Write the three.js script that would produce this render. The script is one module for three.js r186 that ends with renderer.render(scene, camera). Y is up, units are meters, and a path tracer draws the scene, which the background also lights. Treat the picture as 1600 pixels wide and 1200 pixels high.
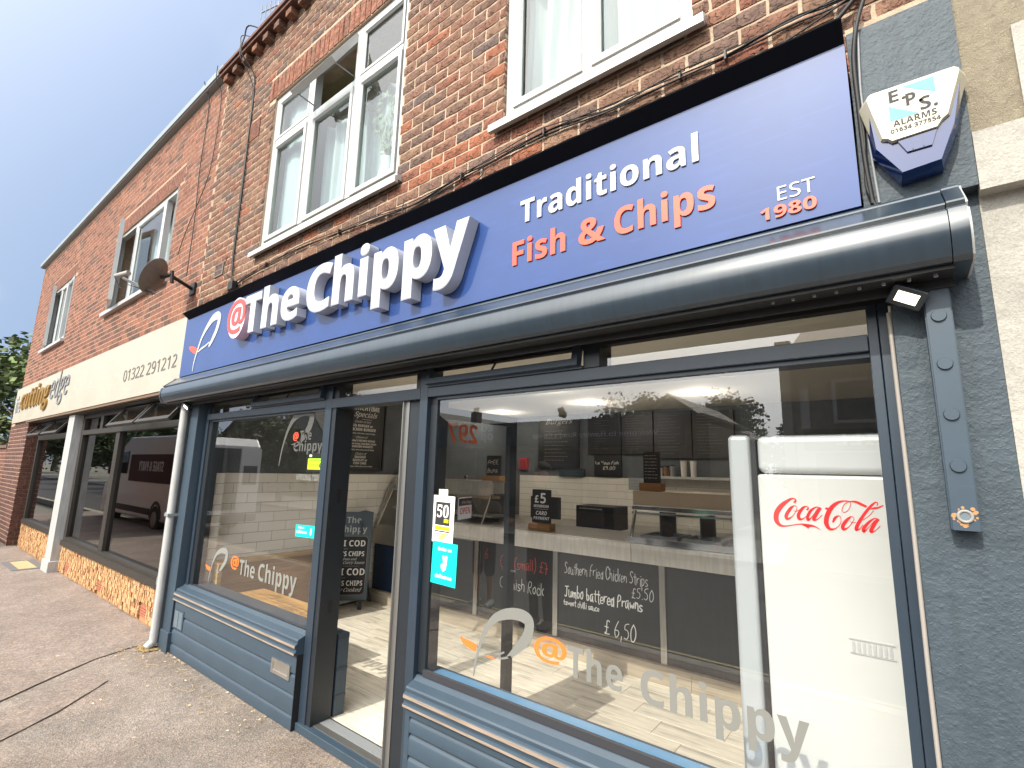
import * as THREE from 'three';
import { mergeGeometries, toCreasedNormals } from 'three/addons/utils/BufferGeometryUtils.js';
import { RoundedBoxGeometry } from 'three/addons/geometries/RoundedBoxGeometry.js';
import { FontLoader } from 'three/addons/loaders/FontLoader.js';
import { TextGeometry } from 'three/addons/geometries/TextGeometry.js';
import { MarchingCubes } from 'three/addons/objects/MarchingCubes.js';
import { createNoise3D } from 'simplex-noise';

// ---------------------------------------------------------------- camera, sky, sun, exposure
const scene = new THREE.Scene();
const camera = new THREE.PerspectiveCamera(75.38, 4 / 3, 0.05, 600);
camera.position.set(0, 1.68, 2.07);
camera.quaternion.setFromRotationMatrix(new THREE.Matrix4().makeBasis(
  new THREE.Vector3(0.789237, 0.022885, -0.613662), new THREE.Vector3(0.087891, 0.984808, 0.149764), new THREE.Vector3(0.607767, -0.172134, 0.775235)));
camera.updateMatrixWorld();
const renderer = new THREE.WebGLRenderer({ antialias: true });
renderer.toneMapping = THREE.LinearToneMapping;
renderer.toneMappingExposure = 2.05;
renderer.shadowMap.enabled = true;

function mulberry(seed) {
  let a = seed >>> 0;
  return () => { a = (a + 0x6d2b79f5) | 0; let t = Math.imul(a ^ (a >>> 15), 1 | a); t = (t + Math.imul(t ^ (t >>> 7), 61 | t)) ^ t; return ((t ^ (t >>> 14)) >>> 0) / 4294967296; };
}
const rnd = mulberry(20240);
const rr = (a, b) => a + (b - a) * rnd();
const noise3 = createNoise3D(mulberry(7));
const clamp = (x, a = 0, b = 1) => Math.min(b, Math.max(a, x));
const smooth = (a, b, x) => { const t = clamp((x - a) / (b - a)); return t * t * (3 - 2 * t); };
const SUN = new THREE.Vector3(-0.06, 0.67, 0.74).normalize();
{
  const W = 1024, Hh = 512, data = new Float32Array(W * Hh * 4);
  for (let j = 0; j < Hh; j++) for (let i = 0; i < W; i++) {
    const lat = ((j + 0.5) / Hh - 0.5) * Math.PI, lon = ((i + 0.5) / W - 0.5) * 2 * Math.PI;
    const d = [Math.cos(lat) * Math.cos(lon), Math.sin(lat), Math.cos(lat) * Math.sin(lon)];
    const up = Math.max(0, d[1]), hz = Math.pow(1 - up, 2.2);
    let c = [0.065 + 0.085 * hz, 0.135 + 0.09 * hz, 0.285 + 0.055 * hz];
    const mu = d[0] * SUN.x + d[1] * SUN.y + d[2] * SUN.z;
    const au = 2.9 * Math.exp((mu - 1) * 3.9) + 0.8 * Math.exp((mu - 1) * 20);
    c = [c[0] + au, c[1] + au * 0.96, c[2] + au * 0.86];
    const k = 1 / (0.16 + up), px = d[0] * k, pz = d[2] * k;
    let f = 0, a = 0.55, s = 0.8;
    for (let o = 0; o < 5; o++) { f += a * noise3(px * s * 0.8 + 3, pz * s * 1.9, o * 3.7 + 1.3); a *= 0.5; s *= 2.1; }
    const cl = 0.6 * smooth(-0.1, 0.75, f) * smooth(-0.02, 0.12, d[1]);
    const w = [0.33 + au, 0.35 + au, 0.385 + au * 0.95];
    for (let q = 0; q < 3; q++) c[q] = c[q] * (1 - cl) + w[q] * cl;
    if (d[1] < 0) c = [0.3, 0.29, 0.28];
    const o = (j * W + i) * 4; data[o] = c[0]; data[o + 1] = c[1]; data[o + 2] = c[2]; data[o + 3] = 1;
  }
  const t = new THREE.DataTexture(data, W, Hh, THREE.RGBAFormat, THREE.FloatType);
  t.mapping = THREE.EquirectangularReflectionMapping; t.magFilter = t.minFilter = THREE.LinearFilter; t.needsUpdate = true;
  scene.background = t; scene.environment = t;
  scene.environmentIntensity = 1; scene.backgroundIntensity = 1;
}
const sun = new THREE.DirectionalLight(new THREE.Color(1, 0.94, 0.82), 2.25);
sun.position.copy(SUN).multiplyScalar(40); sun.position.x -= 4; sun.target.position.set(-4, 0, 0);
sun.castShadow = true; sun.shadow.mapSize.set(4096, 4096);
Object.assign(sun.shadow.camera, { left: -22, right: 22, top: 22, bottom: -22, near: 1, far: 90 });
scene.add(sun, sun.target);

// ---------------------------------------------------------------- helpers
const used = new Map();
function numbered(name) { const n = used.get(name) || 0; used.set(name, n + 1); return n ? name + '_' + String(n).padStart(3, '0') : name; }
function wpos(o) { const p = new THREE.Vector3(); while (o && o !== scene) { p.add(o.position); o = o.parent; } return p; }
function metreUV(g) {            // uv in metres, by the face's main direction
  g = g.index ? g.toNonIndexed() : g;
  const p = g.attributes.position, uv = new Float32Array(p.count * 2), a = new THREE.Vector3(), b = new THREE.Vector3(), c = new THREE.Vector3();
  for (let i = 0; i < p.count; i += 3) {
    a.fromBufferAttribute(p, i); b.fromBufferAttribute(p, i + 1).sub(a); c.fromBufferAttribute(p, i + 2).sub(a); b.cross(c);
    const x = Math.abs(b.x), y = Math.abs(b.y), z = Math.abs(b.z);
    for (let k = 0; k < 3; k++) {
      const X = p.getX(i + k), Y = p.getY(i + k), Z = p.getZ(i + k), o = (i + k) * 2;
      if (z >= x && z >= y) { uv[o] = X; uv[o + 1] = Y; } else if (x >= y) { uv[o] = Z; uv[o + 1] = Y; } else { uv[o] = X; uv[o + 1] = Z; }
    }
  }
  g.setAttribute('uv', new THREE.BufferAttribute(uv, 2));
  return g;
}
function prep(g, keepUV) {
  g = keepUV ? (g.index ? g.toNonIndexed() : g) : metreUV(g);
  for (const k of Object.keys(g.attributes)) if (!['position', 'normal', 'uv', 'color'].includes(k)) g.deleteAttribute(k);
  if (!g.attributes.normal) g.computeVertexNormals();
  return g;
}
function part(name, geos, mat, parent = scene, opt = {}) {
  if (!Array.isArray(geos)) geos = [geos];
  geos = geos.map((g) => prep(g, opt.keepUV));
  let g = geos.length > 1 ? mergeGeometries(geos) : geos[0];
  const w = wpos(parent);
  if (w.lengthSq() > 0) { g = g === geos[0] ? g.clone() : g; g.translate(-w.x, -w.y, -w.z); }
  const m = new THREE.Mesh(g, mat);
  m.name = parent === scene ? numbered(name) : name;
  m.castShadow = m.receiveShadow = true;
  parent.add(m);
  if (opt.label) m.userData.label = opt.label;
  if (opt.kind) m.userData.kind = opt.kind;
  return m;
}
function tag(o, label, category, group) { o.userData.label = label; o.userData.category = category; if (group) o.userData.group = group; return o; }
function thing(name, label, category, [x, y, z] = [0, 0, 0], group) {
  const o = new THREE.Group(); o.name = numbered(name); o.position.set(x, y, z); scene.add(o); return tag(o, label, category, group);
}
function struct(name, geos, mat, opt = {}) { const m = part(name, geos, mat, scene, opt); m.userData.kind = 'structure'; return m; }
const bx = (x0, x1, y0, y1, z0, z1) => new THREE.BoxGeometry(Math.abs(x1 - x0), Math.abs(y1 - y0), Math.abs(z1 - z0)).translate((x0 + x1) / 2, (y0 + y1) / 2, (z0 + z1) / 2);
const rbx = (x0, x1, y0, y1, z0, z1, r = 0.006, s = 2) => new RoundedBoxGeometry(Math.abs(x1 - x0), Math.abs(y1 - y0), Math.abs(z1 - z0), s, r).translate((x0 + x1) / 2, (y0 + y1) / 2, (z0 + z1) / 2);
const cyl = (x, y, z, r, h, seg = 20, r2 = r) => new THREE.CylinderGeometry(r2, r, h, seg).translate(x, y + h / 2, z);
function rod(a, b, r, seg = 8, r2 = r) {
  const A = new THREE.Vector3(...a), B = new THREE.Vector3(...b), d = B.clone().sub(A), g = new THREE.CylinderGeometry(r2, r, d.length(), seg);
  g.applyQuaternion(new THREE.Quaternion().setFromUnitVectors(new THREE.Vector3(0, 1, 0), d.normalize()));
  return g.translate((a[0] + b[0]) / 2, (a[1] + b[1]) / 2, (a[2] + b[2]) / 2);
}
const tube = (pts, r, n = 60, seg = 6) => new THREE.TubeGeometry(new THREE.CatmullRomCurve3(pts.map((p) => new THREE.Vector3(...p)), false, 'catmullrom', 0.4), n, r, seg);
const disc = (x, y, z, r, t, seg = 24) => new THREE.CylinderGeometry(r, r, t, seg).rotateX(Math.PI / 2).translate(x, y, z);
function prismX(poly, x0, x1) {   // [z, y] outline drawn along x
  const s = new THREE.Shape(poly.map(([z, y]) => new THREE.Vector2(-z, y)));
  return new THREE.ExtrudeGeometry(s, { depth: x1 - x0, bevelEnabled: false }).rotateY(Math.PI / 2).translate(x0, 0, 0);
}
const plateZ = (poly, z, t) => new THREE.ExtrudeGeometry(new THREE.Shape(poly.map(([x, y]) => new THREE.Vector2(x, y))), { depth: t, bevelEnabled: false }).translate(0, 0, z);
function panelQuad(x0, x1, y0, y1, z) { const g = new THREE.PlaneGeometry(x1 - x0, y1 - y0); return g.translate((x0 + x1) / 2, (y0 + y1) / 2, z); }
function tint(g, r, gg, b) { const n = g.attributes.position.count, c = new Float32Array(n * 3); for (let i = 0; i < n; i++) { c[i * 3] = r; c[i * 3 + 1] = gg; c[i * 3 + 2] = b; } g.setAttribute('color', new THREE.BufferAttribute(c, 3)); return g; }
function stroke(pts, z, t) {      // brush stroke [x, y, width] as a flat strip with thickness t
  const P = pts.map((p) => new THREE.Vector3(...p)), c = new THREE.CatmullRomCurve3(P, false, 'catmullrom', 0.5), n = (pts.length - 1) * 7, L = [], R = [];
  for (let i = 0; i <= n; i++) {
    const p = c.getPoint(i / n), d = c.getTangent(i / n), l = Math.hypot(d.x, d.y) || 1, w = Math.max(0.0004, p.z / 2);
    L.push([p.x - (d.y / l) * w, p.y + (d.x / l) * w]); R.push([p.x + (d.y / l) * w, p.y - (d.x / l) * w]);
  }
  const pos = [], q = (a, b, cc, dd) => pos.push(...a, ...b, ...cc, ...a, ...cc, ...dd);
  for (let i = 0; i < n; i++) {
    const a = [...R[i], z + t], b = [...R[i + 1], z + t], e = [...L[i + 1], z + t], f = [...L[i], z + t];
    q(a, b, e, f);
    const a2 = [...R[i], z], b2 = [...R[i + 1], z], e2 = [...L[i + 1], z], f2 = [...L[i], z];
    q(f2, e2, b2, a2); q(a2, b2, b, a); q(f, e, e2, f2);
  }
  const g = new THREE.BufferGeometry(); g.setAttribute('position', new THREE.Float32BufferAttribute(pos, 3)); g.computeVertexNormals();
  g.setAttribute('uv', new THREE.Float32BufferAttribute(new Float32Array(pos.length / 3 * 2), 2));
  return g;
}
const strokes = (list, s, x0, y0, z, t) => list.map((st) => { const o = []; for (let i = 0; i < st.length; i += 3) o.push([x0 + st[i] * s, y0 + st[i + 1] * s, st[i + 2] * s]); return stroke(o, z, t); });

// ---------------------------------------------------------------- fonts and lettering
const loader = new FontLoader();
const SANS_B = await loader.loadAsync('fonts/droid/droid_sans_bold.typeface.json');
const SANS = await loader.loadAsync('fonts/droid/droid_sans_regular.typeface.json');
const SERIF_B = await loader.loadAsync('fonts/droid/droid_serif_bold.typeface.json');
// every letter as a geometry of its own, fitted between x0 and x1, capitals cap metres high on the base line
function letters(str, font, { x0, x1, base, cap, z, depth = 0.004, skew = 0, bevel = 0, rise = 0, curve = 5, fat }) {
  const res = font.data.resolution, size = cap / 0.992, gap = size / res; let pen = 0; const out = [];
  for (const ch of str) {
    const gl = font.data.glyphs[ch] || font.data.glyphs['?'];
    if (ch !== ' ') {
      const g = new TextGeometry(ch, { font, size, depth: depth - 2 * bevel, curveSegments: curve, bevelEnabled: bevel > 0, bevelSize: fat || bevel * 0.6, bevelThickness: bevel, bevelSegments: 1 });
      g.translate(pen, 0, bevel); out.push(g);
    }
    pen += gl.ha * gap;
  }
  const s = (x1 - x0) / pen;
  return out.map((g) => {
    g.applyMatrix4(new THREE.Matrix4().set(s, skew, 0, x0, 0, 1, 0, base, 0, 0, 1, z, 0, 0, 0, 1));
    if (rise) { const p = g.attributes.position; for (let i = 0; i < p.count; i++) p.setY(i, p.getY(i) + rise * (p.getX(i) - x0)); }
    return g;
  });
}

// ---------------------------------------------------------------- textures
function fieldTex(n, fn, srgb) {
  const d = new Uint8Array(n * n * 4);
  for (let j = 0; j < n; j++) for (let i = 0; i < n; i++) { const c = fn(i / n, j / n), o = (j * n + i) * 4; for (let k = 0; k < 3; k++) d[o + k] = clamp((Array.isArray(c) ? c[k] : c)) * 255; d[o + 3] = 255; }
  const t = new THREE.DataTexture(d, n, n, THREE.RGBAFormat); t.wrapS = t.wrapT = THREE.RepeatWrapping; t.magFilter = THREE.LinearFilter; t.minFilter = THREE.LinearMipmapLinearFilter;
  if (srgb) t.colorSpace = THREE.SRGBColorSpace; t.needsUpdate = true; return t;
}
const hashTab = (() => { const r = mulberry(99), a = new Float32Array(65536); for (let i = 0; i < 65536; i++) a[i] = r(); return a; })();
function vn(u, v, p, s = 0) {     // tileable value noise with p cells across
  const x = u * p, y = v * p, xi = Math.floor(x), yi = Math.floor(y), fx = x - xi, fy = y - yi, sx = fx * fx * (3 - 2 * fx), sy = fy * fy * (3 - 2 * fy);
  const h = (a, b) => hashTab[((((a % p) + p) % p) * 251 + (((b % p) + p) % p) * 7919 + s * 1301 + 17) & 65535];
  return (h(xi, yi) * (1 - sx) + h(xi + 1, yi) * sx) * (1 - sy) + (h(xi, yi + 1) * (1 - sx) + h(xi + 1, yi + 1) * sx) * sy;
}
function vn2(u, v, pu, pv, s = 0) {
  const x = u * pu, y = v * pv, xi = Math.floor(x), yi = Math.floor(y), fx = x - xi, fy = y - yi, sx = fx * fx * (3 - 2 * fx), sy = fy * fy * (3 - 2 * fy);
  const h = (a, b) => hashTab[((((a % pu) + pu) % pu) * 251 + (((b % pv) + pv) % pv) * 7919 + s * 1301 + 17) & 65535];
  return (h(xi, yi) * (1 - sx) + h(xi + 1, yi) * sx) * (1 - sy) + (h(xi, yi + 1) * (1 - sx) + h(xi + 1, yi + 1) * sx) * sy;
}
function fb(u, v, p, o = 4, s = 0) { let f = 0, a = 0.5, n = 0; for (let i = 0; i < o; i++) { f += a * vn(u, v, p, s + i); n += a; a *= 0.5; p *= 2; } return f / n; }
const rep = (t, m) => { const c = t.clone(); c.repeat.set(1 / m, 1 / m); c.needsUpdate = true; return c; };
const repUV = (t, a, b) => { const c = t.clone(); c.repeat.set(1 / a, 1 / b); c.needsUpdate = true; return c; };
const T = {};
T.brick = fieldTex(512, (u, v) => { const f = fb(u, v, 10, 5), g = vn(u, v, 200, 5), h = fb(u, v, 5, 3, 9); const cr = smooth(0.06, 0.0, Math.abs(vn2(u, v, 12, 30, 25) - 0.5)) * smooth(0.4, 0.6, fb(u, v, 9, 2, 27)); return clamp(0.45 + 0.55 * f + 0.2 * (g - 0.5) + 0.3 * (h - 0.5) - 0.35 * smooth(0.62, 0.78, fb(u, v, 24, 3, 21)) - 0.4 * cr); });
T.brickBump = fieldTex(512, (u, v) => -0.5 * smooth(0.06, 0.0, Math.abs(vn2(u, v, 12, 30, 25) - 0.5)) * smooth(0.4, 0.6, fb(u, v, 9, 2, 27)) + 0.3 + 0.6 * fb(u, v, 16, 5, 30) + 0.4 * smooth(0.42, 0.6, fb(u * 1, v, 22, 3, 40)));
T.grain = fieldTex(512, (u, v) => 0.5 + 0.5 * (0.6 * fb(u, v, 8, 5, 50) + 0.4 * vn(u, v, 256, 55)));
T.fine = fieldTex(512, (u, v) => 0.55 * vn(u, v, 170, 60) + 0.45 * fb(u, v, 20, 4, 61));
T.plaster = fieldTex(512, (u, v) => { const a = fb(u, v, 7, 5, 70), b = fb(u, v, 30, 3, 75); return 0.55 * a + 0.3 * b + 0.08 * smooth(0.6, 0.8, fb(u, v, 60, 2, 78)); });
T.asphalt = fieldTex(1024, (u, v) => {
  const a = vn(u, v, 230, 80), b = vn(u, v, 340, 81), c = fb(u, v, 6, 4, 82), d = fb(u, v, 60, 2, 83); let q = 0.80 + 0.17 * (a - 0.5) + 0.2 * (b - 0.5) + 0.2 * (c - 0.5) + 0.14 * (d - 0.5);
  const st = a > 0.88 ? 0.11 : b < 0.09 ? -0.17 : 0; q += st; const w = 0.05 * (vn(u, v, 150, 85) - 0.5); return [q + w, q, q - w];
}, true);
T.asphaltBump = fieldTex(1024, (u, v) => 0.5 * vn(u, v, 230, 80) + 0.35 * vn(u, v, 340, 81) + 0.15 * fb(u, v, 60, 2, 83));
T.wood = fieldTex(512, (u, v) => { const w = 0.03 * (fb(u, v, 4, 3, 90) - 0.5), g = vn2(u, clamp(v + w, 0, 0.9999), 5, 90, 91), h = vn2(u, v, 14, 220, 92), l = fb(u, v, 3, 3, 93); return clamp(0.62 + 0.26 * (g - 0.5) + 0.2 * (h - 0.5) + 0.3 * (l - 0.5)); });
T.plankTex = fieldTex(1024, (u, v) => { const g = vn2(u, v, 7, 110, 95), h = vn2(u, v, 24, 300, 96), l = fb(u, v, 5, 4, 97), k = smooth(0.55, 0.9, vn2(u, v, 4, 34, 98)); const q = clamp(0.93 + 0.10 * (g - 0.5) + 0.08 * (h - 0.5) + 0.14 * (l - 0.5) - 0.2 * k * vn2(u, v, 20, 200, 99)); return [q, q * 0.985, q * 0.955]; }, true);
T.scuff = fieldTex(512, (u, v) => { const s = smooth(0.75, 0.95, vn2(u, v, 10, 120, 101)) * 0.1, d = fb(u, v, 6, 4, 102), e = fb(u, v, 40, 2, 103); return clamp(0.9 + 0.14 * (d - 0.5) + 0.07 * (e - 0.5) + s); });
T.drip = fieldTex(512, (u, v) => { const s = vn2(u, v, 60, 5, 105), d = fb(u, v, 5, 4, 106); return clamp(0.82 + 0.22 * (d - 0.5) + 0.16 * (s - 0.5)); });

// ---------------------------------------------------------------- materials (base colours are linear)
const mat = (r, g, b, o = {}) => new THREE.MeshStandardMaterial({ color: new THREE.Color().setRGB(r, g, b), roughness: 0.7, ...o });
const phys = (r, g, b, o = {}) => new THREE.MeshPhysicalMaterial({ color: new THREE.Color().setRGB(r, g, b), roughness: 0.5, ...o });
const M = {};
const brickLook = { roughness: 0.92, map: rep(T.brick, 0.42), bumpMap: rep(T.brickBump, 0.42), bumpScale: 0.009 };
M.brickTones = [[0.27, 0.124, 0.076], [0.245, 0.116, 0.074], [0.28, 0.144, 0.088], [0.22, 0.12, 0.082], [0.29, 0.112, 0.068], [0.255, 0.136, 0.088], [0.20, 0.11, 0.077], [0.27, 0.142, 0.096], [0.29, 0.164, 0.104], [0.18, 0.108, 0.082]].map((c) => mat(...c, brickLook));
M.brickOrange = mat(0.35, 0.12, 0.06, brickLook);
M.brickDark = mat(0.165, 0.108, 0.092, brickLook);
M.brickMixed = mat(1, 1, 1, { ...brickLook, vertexColors: true });
M.mortar = mat(0.62, 0.47, 0.335, { roughness: 0.95, map: rep(T.grain, 0.3), bumpMap: rep(T.fine, 0.2), bumpScale: 0.003 });
M.mortarPink = mat(0.56, 0.38, 0.27, { roughness: 0.95, map: rep(T.grain, 0.3), bumpMap: rep(T.fine, 0.2), bumpScale: 0.003 });
M.upvc = phys(0.50, 0.50, 0.49, { roughness: 0.28, clearcoat: 0.3, clearcoatRoughness: 0.2, map: rep(T.scuff, 0.9) });
M.gasket = mat(0.03, 0.03, 0.035, { roughness: 0.6 });
M.glass = phys(0.97, 0.98, 0.98, { roughness: 0.0, transmission: 1, thickness: 0, ior: 2.15 });
M.glassDim = phys(0.5, 0.48, 0.45, { roughness: 0.0, transmission: 1, thickness: 0, ior: 1.72 });
M.glassUp = phys(0.86, 0.94, 0.94, { roughness: 0.0, transmission: 1, thickness: 0, ior: 1.8 });
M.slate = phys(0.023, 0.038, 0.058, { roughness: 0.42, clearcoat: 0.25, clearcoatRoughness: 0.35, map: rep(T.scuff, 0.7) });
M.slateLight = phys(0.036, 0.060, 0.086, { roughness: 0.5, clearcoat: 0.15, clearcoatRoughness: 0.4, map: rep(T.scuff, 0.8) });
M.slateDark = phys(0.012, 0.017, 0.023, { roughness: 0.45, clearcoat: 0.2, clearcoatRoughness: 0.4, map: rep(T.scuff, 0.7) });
M.shutter = phys(0.030, 0.045, 0.062, { roughness: 0.3, clearcoat: 0.7, clearcoatRoughness: 0.16, map: rep(T.drip, 0.7) });
M.bareWood = mat(0.40, 0.31, 0.24, { roughness: 0.85, map: repUV(T.wood, 0.6, 0.3) });
M.signBlue = phys(0.022, 0.060, 0.215, { roughness: 0.42, specularIntensity: 0.4, clearcoat: 0.6, clearcoatRoughness: 0.035, map: rep(T.scuff, 1.6) });
M.signBlack = phys(0.005, 0.006, 0.010, { roughness: 0.7, specularIntensity: 0.15 });
M.letterWhite = phys(0.45, 0.46, 0.505, { roughness: 0.35, clearcoat: 0.3, clearcoatRoughness: 0.15 });
M.letterRed = phys(0.76, 0.045, 0.03, { roughness: 0.35, clearcoat: 0.3, clearcoatRoughness: 0.15 });
M.letterPink = phys(0.82, 0.55, 0.60, { roughness: 0.4 });
M.vinylWhite = mat(0.52, 0.52, 0.505, { roughness: 0.45 });
M.vinylRed = mat(0.80, 0.095, 0.045, { roughness: 0.45 });
M.vinylOrange = mat(0.88, 0.17, 0.03, { roughness: 0.5 });
M.etchFaint = phys(0.10, 0.10, 0.092, { roughness: 0.85, transmission: 0.45, thickness: 0 });
M.etch = phys(0.27, 0.27, 0.245, { roughness: 0.85, transmission: 0.4, thickness: 0 });
M.pier = mat(0.047, 0.068, 0.086, { roughness: 0.62, map: rep(T.drip, 1.1), bumpMap: rep(T.plaster, 0.30), bumpScale: 0.006 });
M.renderWhite = mat(0.47, 0.445, 0.395, { roughness: 0.9, map: rep(T.grain, 0.8), bumpMap: rep(T.plaster, 0.22), bumpScale: 0.005 });
M.renderBuff = mat(0.44, 0.375, 0.27, { roughness: 0.95, map: rep(T.grain, 0.12), bumpMap: rep(T.fine, 0.16), bumpScale: 0.007 });
M.salonCream = phys(0.43, 0.39, 0.32, { roughness: 0.5, clearcoat: 0.1, clearcoatRoughness: 0.3, map: rep(T.scuff, 2.2) });
M.whitePaint = mat(0.48, 0.48, 0.47, { roughness: 0.55, map: rep(T.drip, 0.8), bumpMap: rep(T.plaster, 0.6), bumpScale: 0.002 });
M.greyPipe = mat(0.22, 0.23, 0.24, { roughness: 0.5 });
M.black = mat(0.012, 0.012, 0.013, { roughness: 0.55 });
M.cable = mat(0.012, 0.011, 0.011, { roughness: 0.6 });
M.brownFrame = mat(0.030, 0.025, 0.020, { roughness: 0.5, map: rep(T.scuff, 0.5) });
M.steel = phys(0.62, 0.60, 0.56, { metalness: 0.9, roughness: 0.32, map: repUV(T.drip, 0.5, 0.5) });
M.chrome = phys(0.85, 0.85, 0.84, { metalness: 1, roughness: 0.12 });
M.alu = phys(0.36, 0.355, 0.34, { metalness: 0.85, roughness: 0.38 });
M.zinc = mat(0.25, 0.28, 0.29, { roughness: 0.5, metalness: 0.3 });
M.asphalt = mat(0.335, 0.274, 0.232, { roughness: 0.95, map: rep(T.asphalt, 1.5), bumpMap: rep(T.asphaltBump, 1.5), bumpScale: 0.006, vertexColors: true });
M.asphaltPink = mat(0.33, 0.26, 0.22, { roughness: 0.9, map: rep(T.asphalt, 2.3), bumpMap: rep(T.asphaltBump, 2.3), bumpScale: 0.003 });
M.road = mat(0.085, 0.08, 0.078, { roughness: 0.9, map: rep(T.asphalt, 1.9), bumpMap: rep(T.asphaltBump, 1.9), bumpScale: 0.006 });
M.concrete = mat(0.40, 0.37, 0.33, { roughness: 0.9, map: rep(T.grain, 0.7) });
M.tileWhite = [0, 1, 2].map((i) => phys(0.82 - 0.02 * i, 0.79 - 0.02 * i, 0.73 - 0.025 * i, { roughness: 0.18, clearcoat: 0.4, clearcoatRoughness: 0.1 }));
M.grout = mat(0.12, 0.11, 0.10, { roughness: 0.9 });
M.wallSlate = mat(0.12, 0.135, 0.148, { roughness: 0.85, map: rep(T.grain, 1) });
M.ceiling = mat(0.86, 0.81, 0.71, { roughness: 0.9 });
M.floorGrout = mat(0.16, 0.145, 0.125, { roughness: 0.9 });
const canvasTex = (w, h, draw) => { const c = document.createElement('canvas'); c.width = w; c.height = h; draw(c.getContext('2d'), w, h); const t = new THREE.CanvasTexture(c); t.colorSpace = THREE.SRGBColorSpace; return t; };
const printMat = (w, h, draw, o = {}) => new THREE.MeshStandardMaterial({ map: canvasTex(w, h, draw), roughness: 0.5, ...o });
// ---------------------------------------------------------------- bricks
const brickCache = new Map();
function brickGeo(w, h, variant, depth = 0.1, fine = true) {
  const key = [Math.round(w * 100), Math.round(h * 200), variant, depth, fine].join();
  if (brickCache.has(key)) return brickCache.get(key);
  const r = mulberry(variant * 977 + Math.round(w * 1000)), nx = fine ? 5 : 1, ny = fine ? 3 : 1, pts = [], pos = [], uv = [], uo = r() * 5, vo = r() * 5;
  for (let j = 0; j <= ny; j++) for (let i = 0; i <= nx; i++) {
    const ex = i === 0 || i === nx, ey = j === 0 || j === ny;
    pts.push([(i / nx - 0.5) * w + (fine ? (r() - 0.5) * (ex ? 0.005 : 0.02) : 0), (j / ny - 0.5) * h + (fine ? (r() - 0.5) * (ey ? 0.006 : 0.008) : 0), (ex || ey) ? -0.004 - r() * 0.003 : (r() - 0.5) * 0.006]);
  }
  const at = (i, j) => pts[j * (nx + 1) + i], tri = (...q) => { for (const p of q) { pos.push(...p); uv.push(p[0] + uo, p[1] + vo + p[2]); } };
  for (let j = 0; j < ny; j++) for (let i = 0; i < nx; i++) { const a = at(i, j), b = at(i + 1, j), c = at(i + 1, j + 1), d = at(i, j + 1); tri(a, b, c, a, c, d); }
  const rim = []; for (let i = 0; i < nx; i++) rim.push(at(i, 0)); for (let j = 0; j < ny; j++) rim.push(at(nx, j)); for (let i = nx; i > 0; i--) rim.push(at(i, ny)); for (let j = ny; j > 0; j--) rim.push(at(0, j));
  rim.forEach((p, k) => { const q = rim[(k + 1) % rim.length], pb = [p[0], p[1], -depth], qb = [q[0], q[1], -depth]; tri(p, pb, qb, p, qb, q); });
  let g = new THREE.BufferGeometry(); g.setAttribute('position', new THREE.Float32BufferAttribute(pos, 3)); g.setAttribute('uv', new THREE.Float32BufferAttribute(uv, 2)); g.computeVertexNormals();
  if (fine) g = toCreasedNormals(g, 0.9);
  brickCache.set(key, g); return g;
}
function coursed({ x0, x1, y0, y1, openings = [], course = 0.0825, len = 0.232, joint = 0.0145, shift = 0 }) {
  const out = [];
  for (let i = 0; y0 + (i + 1) * course <= y1 + 0.001; i++) {
    const ya = y0 + i * course + joint / 2, yb = ya + course - joint, off = shift + (i % 2) * len / 2;
    const k0 = Math.floor((x0 - off) / len) - 1, k1 = Math.ceil((x1 - off) / len) + 1;
    for (let k = k0; k <= k1; k++) {
      let segs = [[Math.max(x0, off + k * len + joint / 2), Math.min(x1, off + (k + 1) * len - joint / 2)]];
      for (const [a, b, c, d] of openings) if (yb > c + 0.01 && ya < d - 0.01) segs = segs.flatMap(([s, e]) => (e <= a || s >= b ? [[s, e]] : [[s, Math.min(e, a)], [Math.max(s, b), e]]));
      for (const [s, e] of segs) if (e - s > 0.035) out.push({ x: (s + e) / 2, y: (ya + yb) / 2, w: e - s, h: yb - ya, i, k });
    }
  }
  return out;
}
const camInv = camera.matrixWorld.clone().invert();
function onScreen(x, y, z) { const p = new THREE.Vector3(x, y, z).applyMatrix4(camInv); if (p.z > -0.05) return null; const f = 776.8 / -p.z; return [p.x * f + 800, 600 - p.y * f, f]; }
function shown(x, y, z, m = 20) { const p = onScreen(x, y, z); return p && p[0] > -m && p[0] < 1600 + m && p[1] > -m && p[1] < 1200 + m ? p[2] : 0; }
// lays bricks on a facing at zf: the largest in view as single meshes, the rest joined
function lay(parent, list, zf, single, tones, pickTone, fineRest) {
  list.forEach((b) => { b.size = shown(b.x, b.y, zf) * b.w * (b.w > 0.15 ? 1 : 0.9); });
  const ranked = list.filter((b) => b.size > 0 && !b.hidden).sort((a, b) => b.size - a.size), one = new Set(ranked.slice(0, single)), rest = [], pw = wpos(parent);
  for (const b of list) {
    const t = pickTone(b), v = Math.floor(rnd() * 8);
    if (one.has(b)) {
      const m = new THREE.Mesh(brickGeo(b.w, b.h, v), t.isMaterial ? t : tones[t]); m.name = 'brick'; m.position.set(b.x - pw.x, b.y - pw.y, zf - pw.z); m.castShadow = m.receiveShadow = true; parent.add(m);
    } else {
      const c = (t.isMaterial ? t : tones[t]).color, j = rr(0.88, 1.1), g = brickGeo(b.w, b.h, v, 0.1, fineRest && b.size > 0).clone().translate(b.x, b.y, zf);
      rest.push(tint(g, c.r * j, c.g * j, c.b * j));
    }
  }
  if (rest.length) part('brickwork', rest, M.brickMixed, parent, { keepUV: true, kind: 'stuff' });
}
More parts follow.
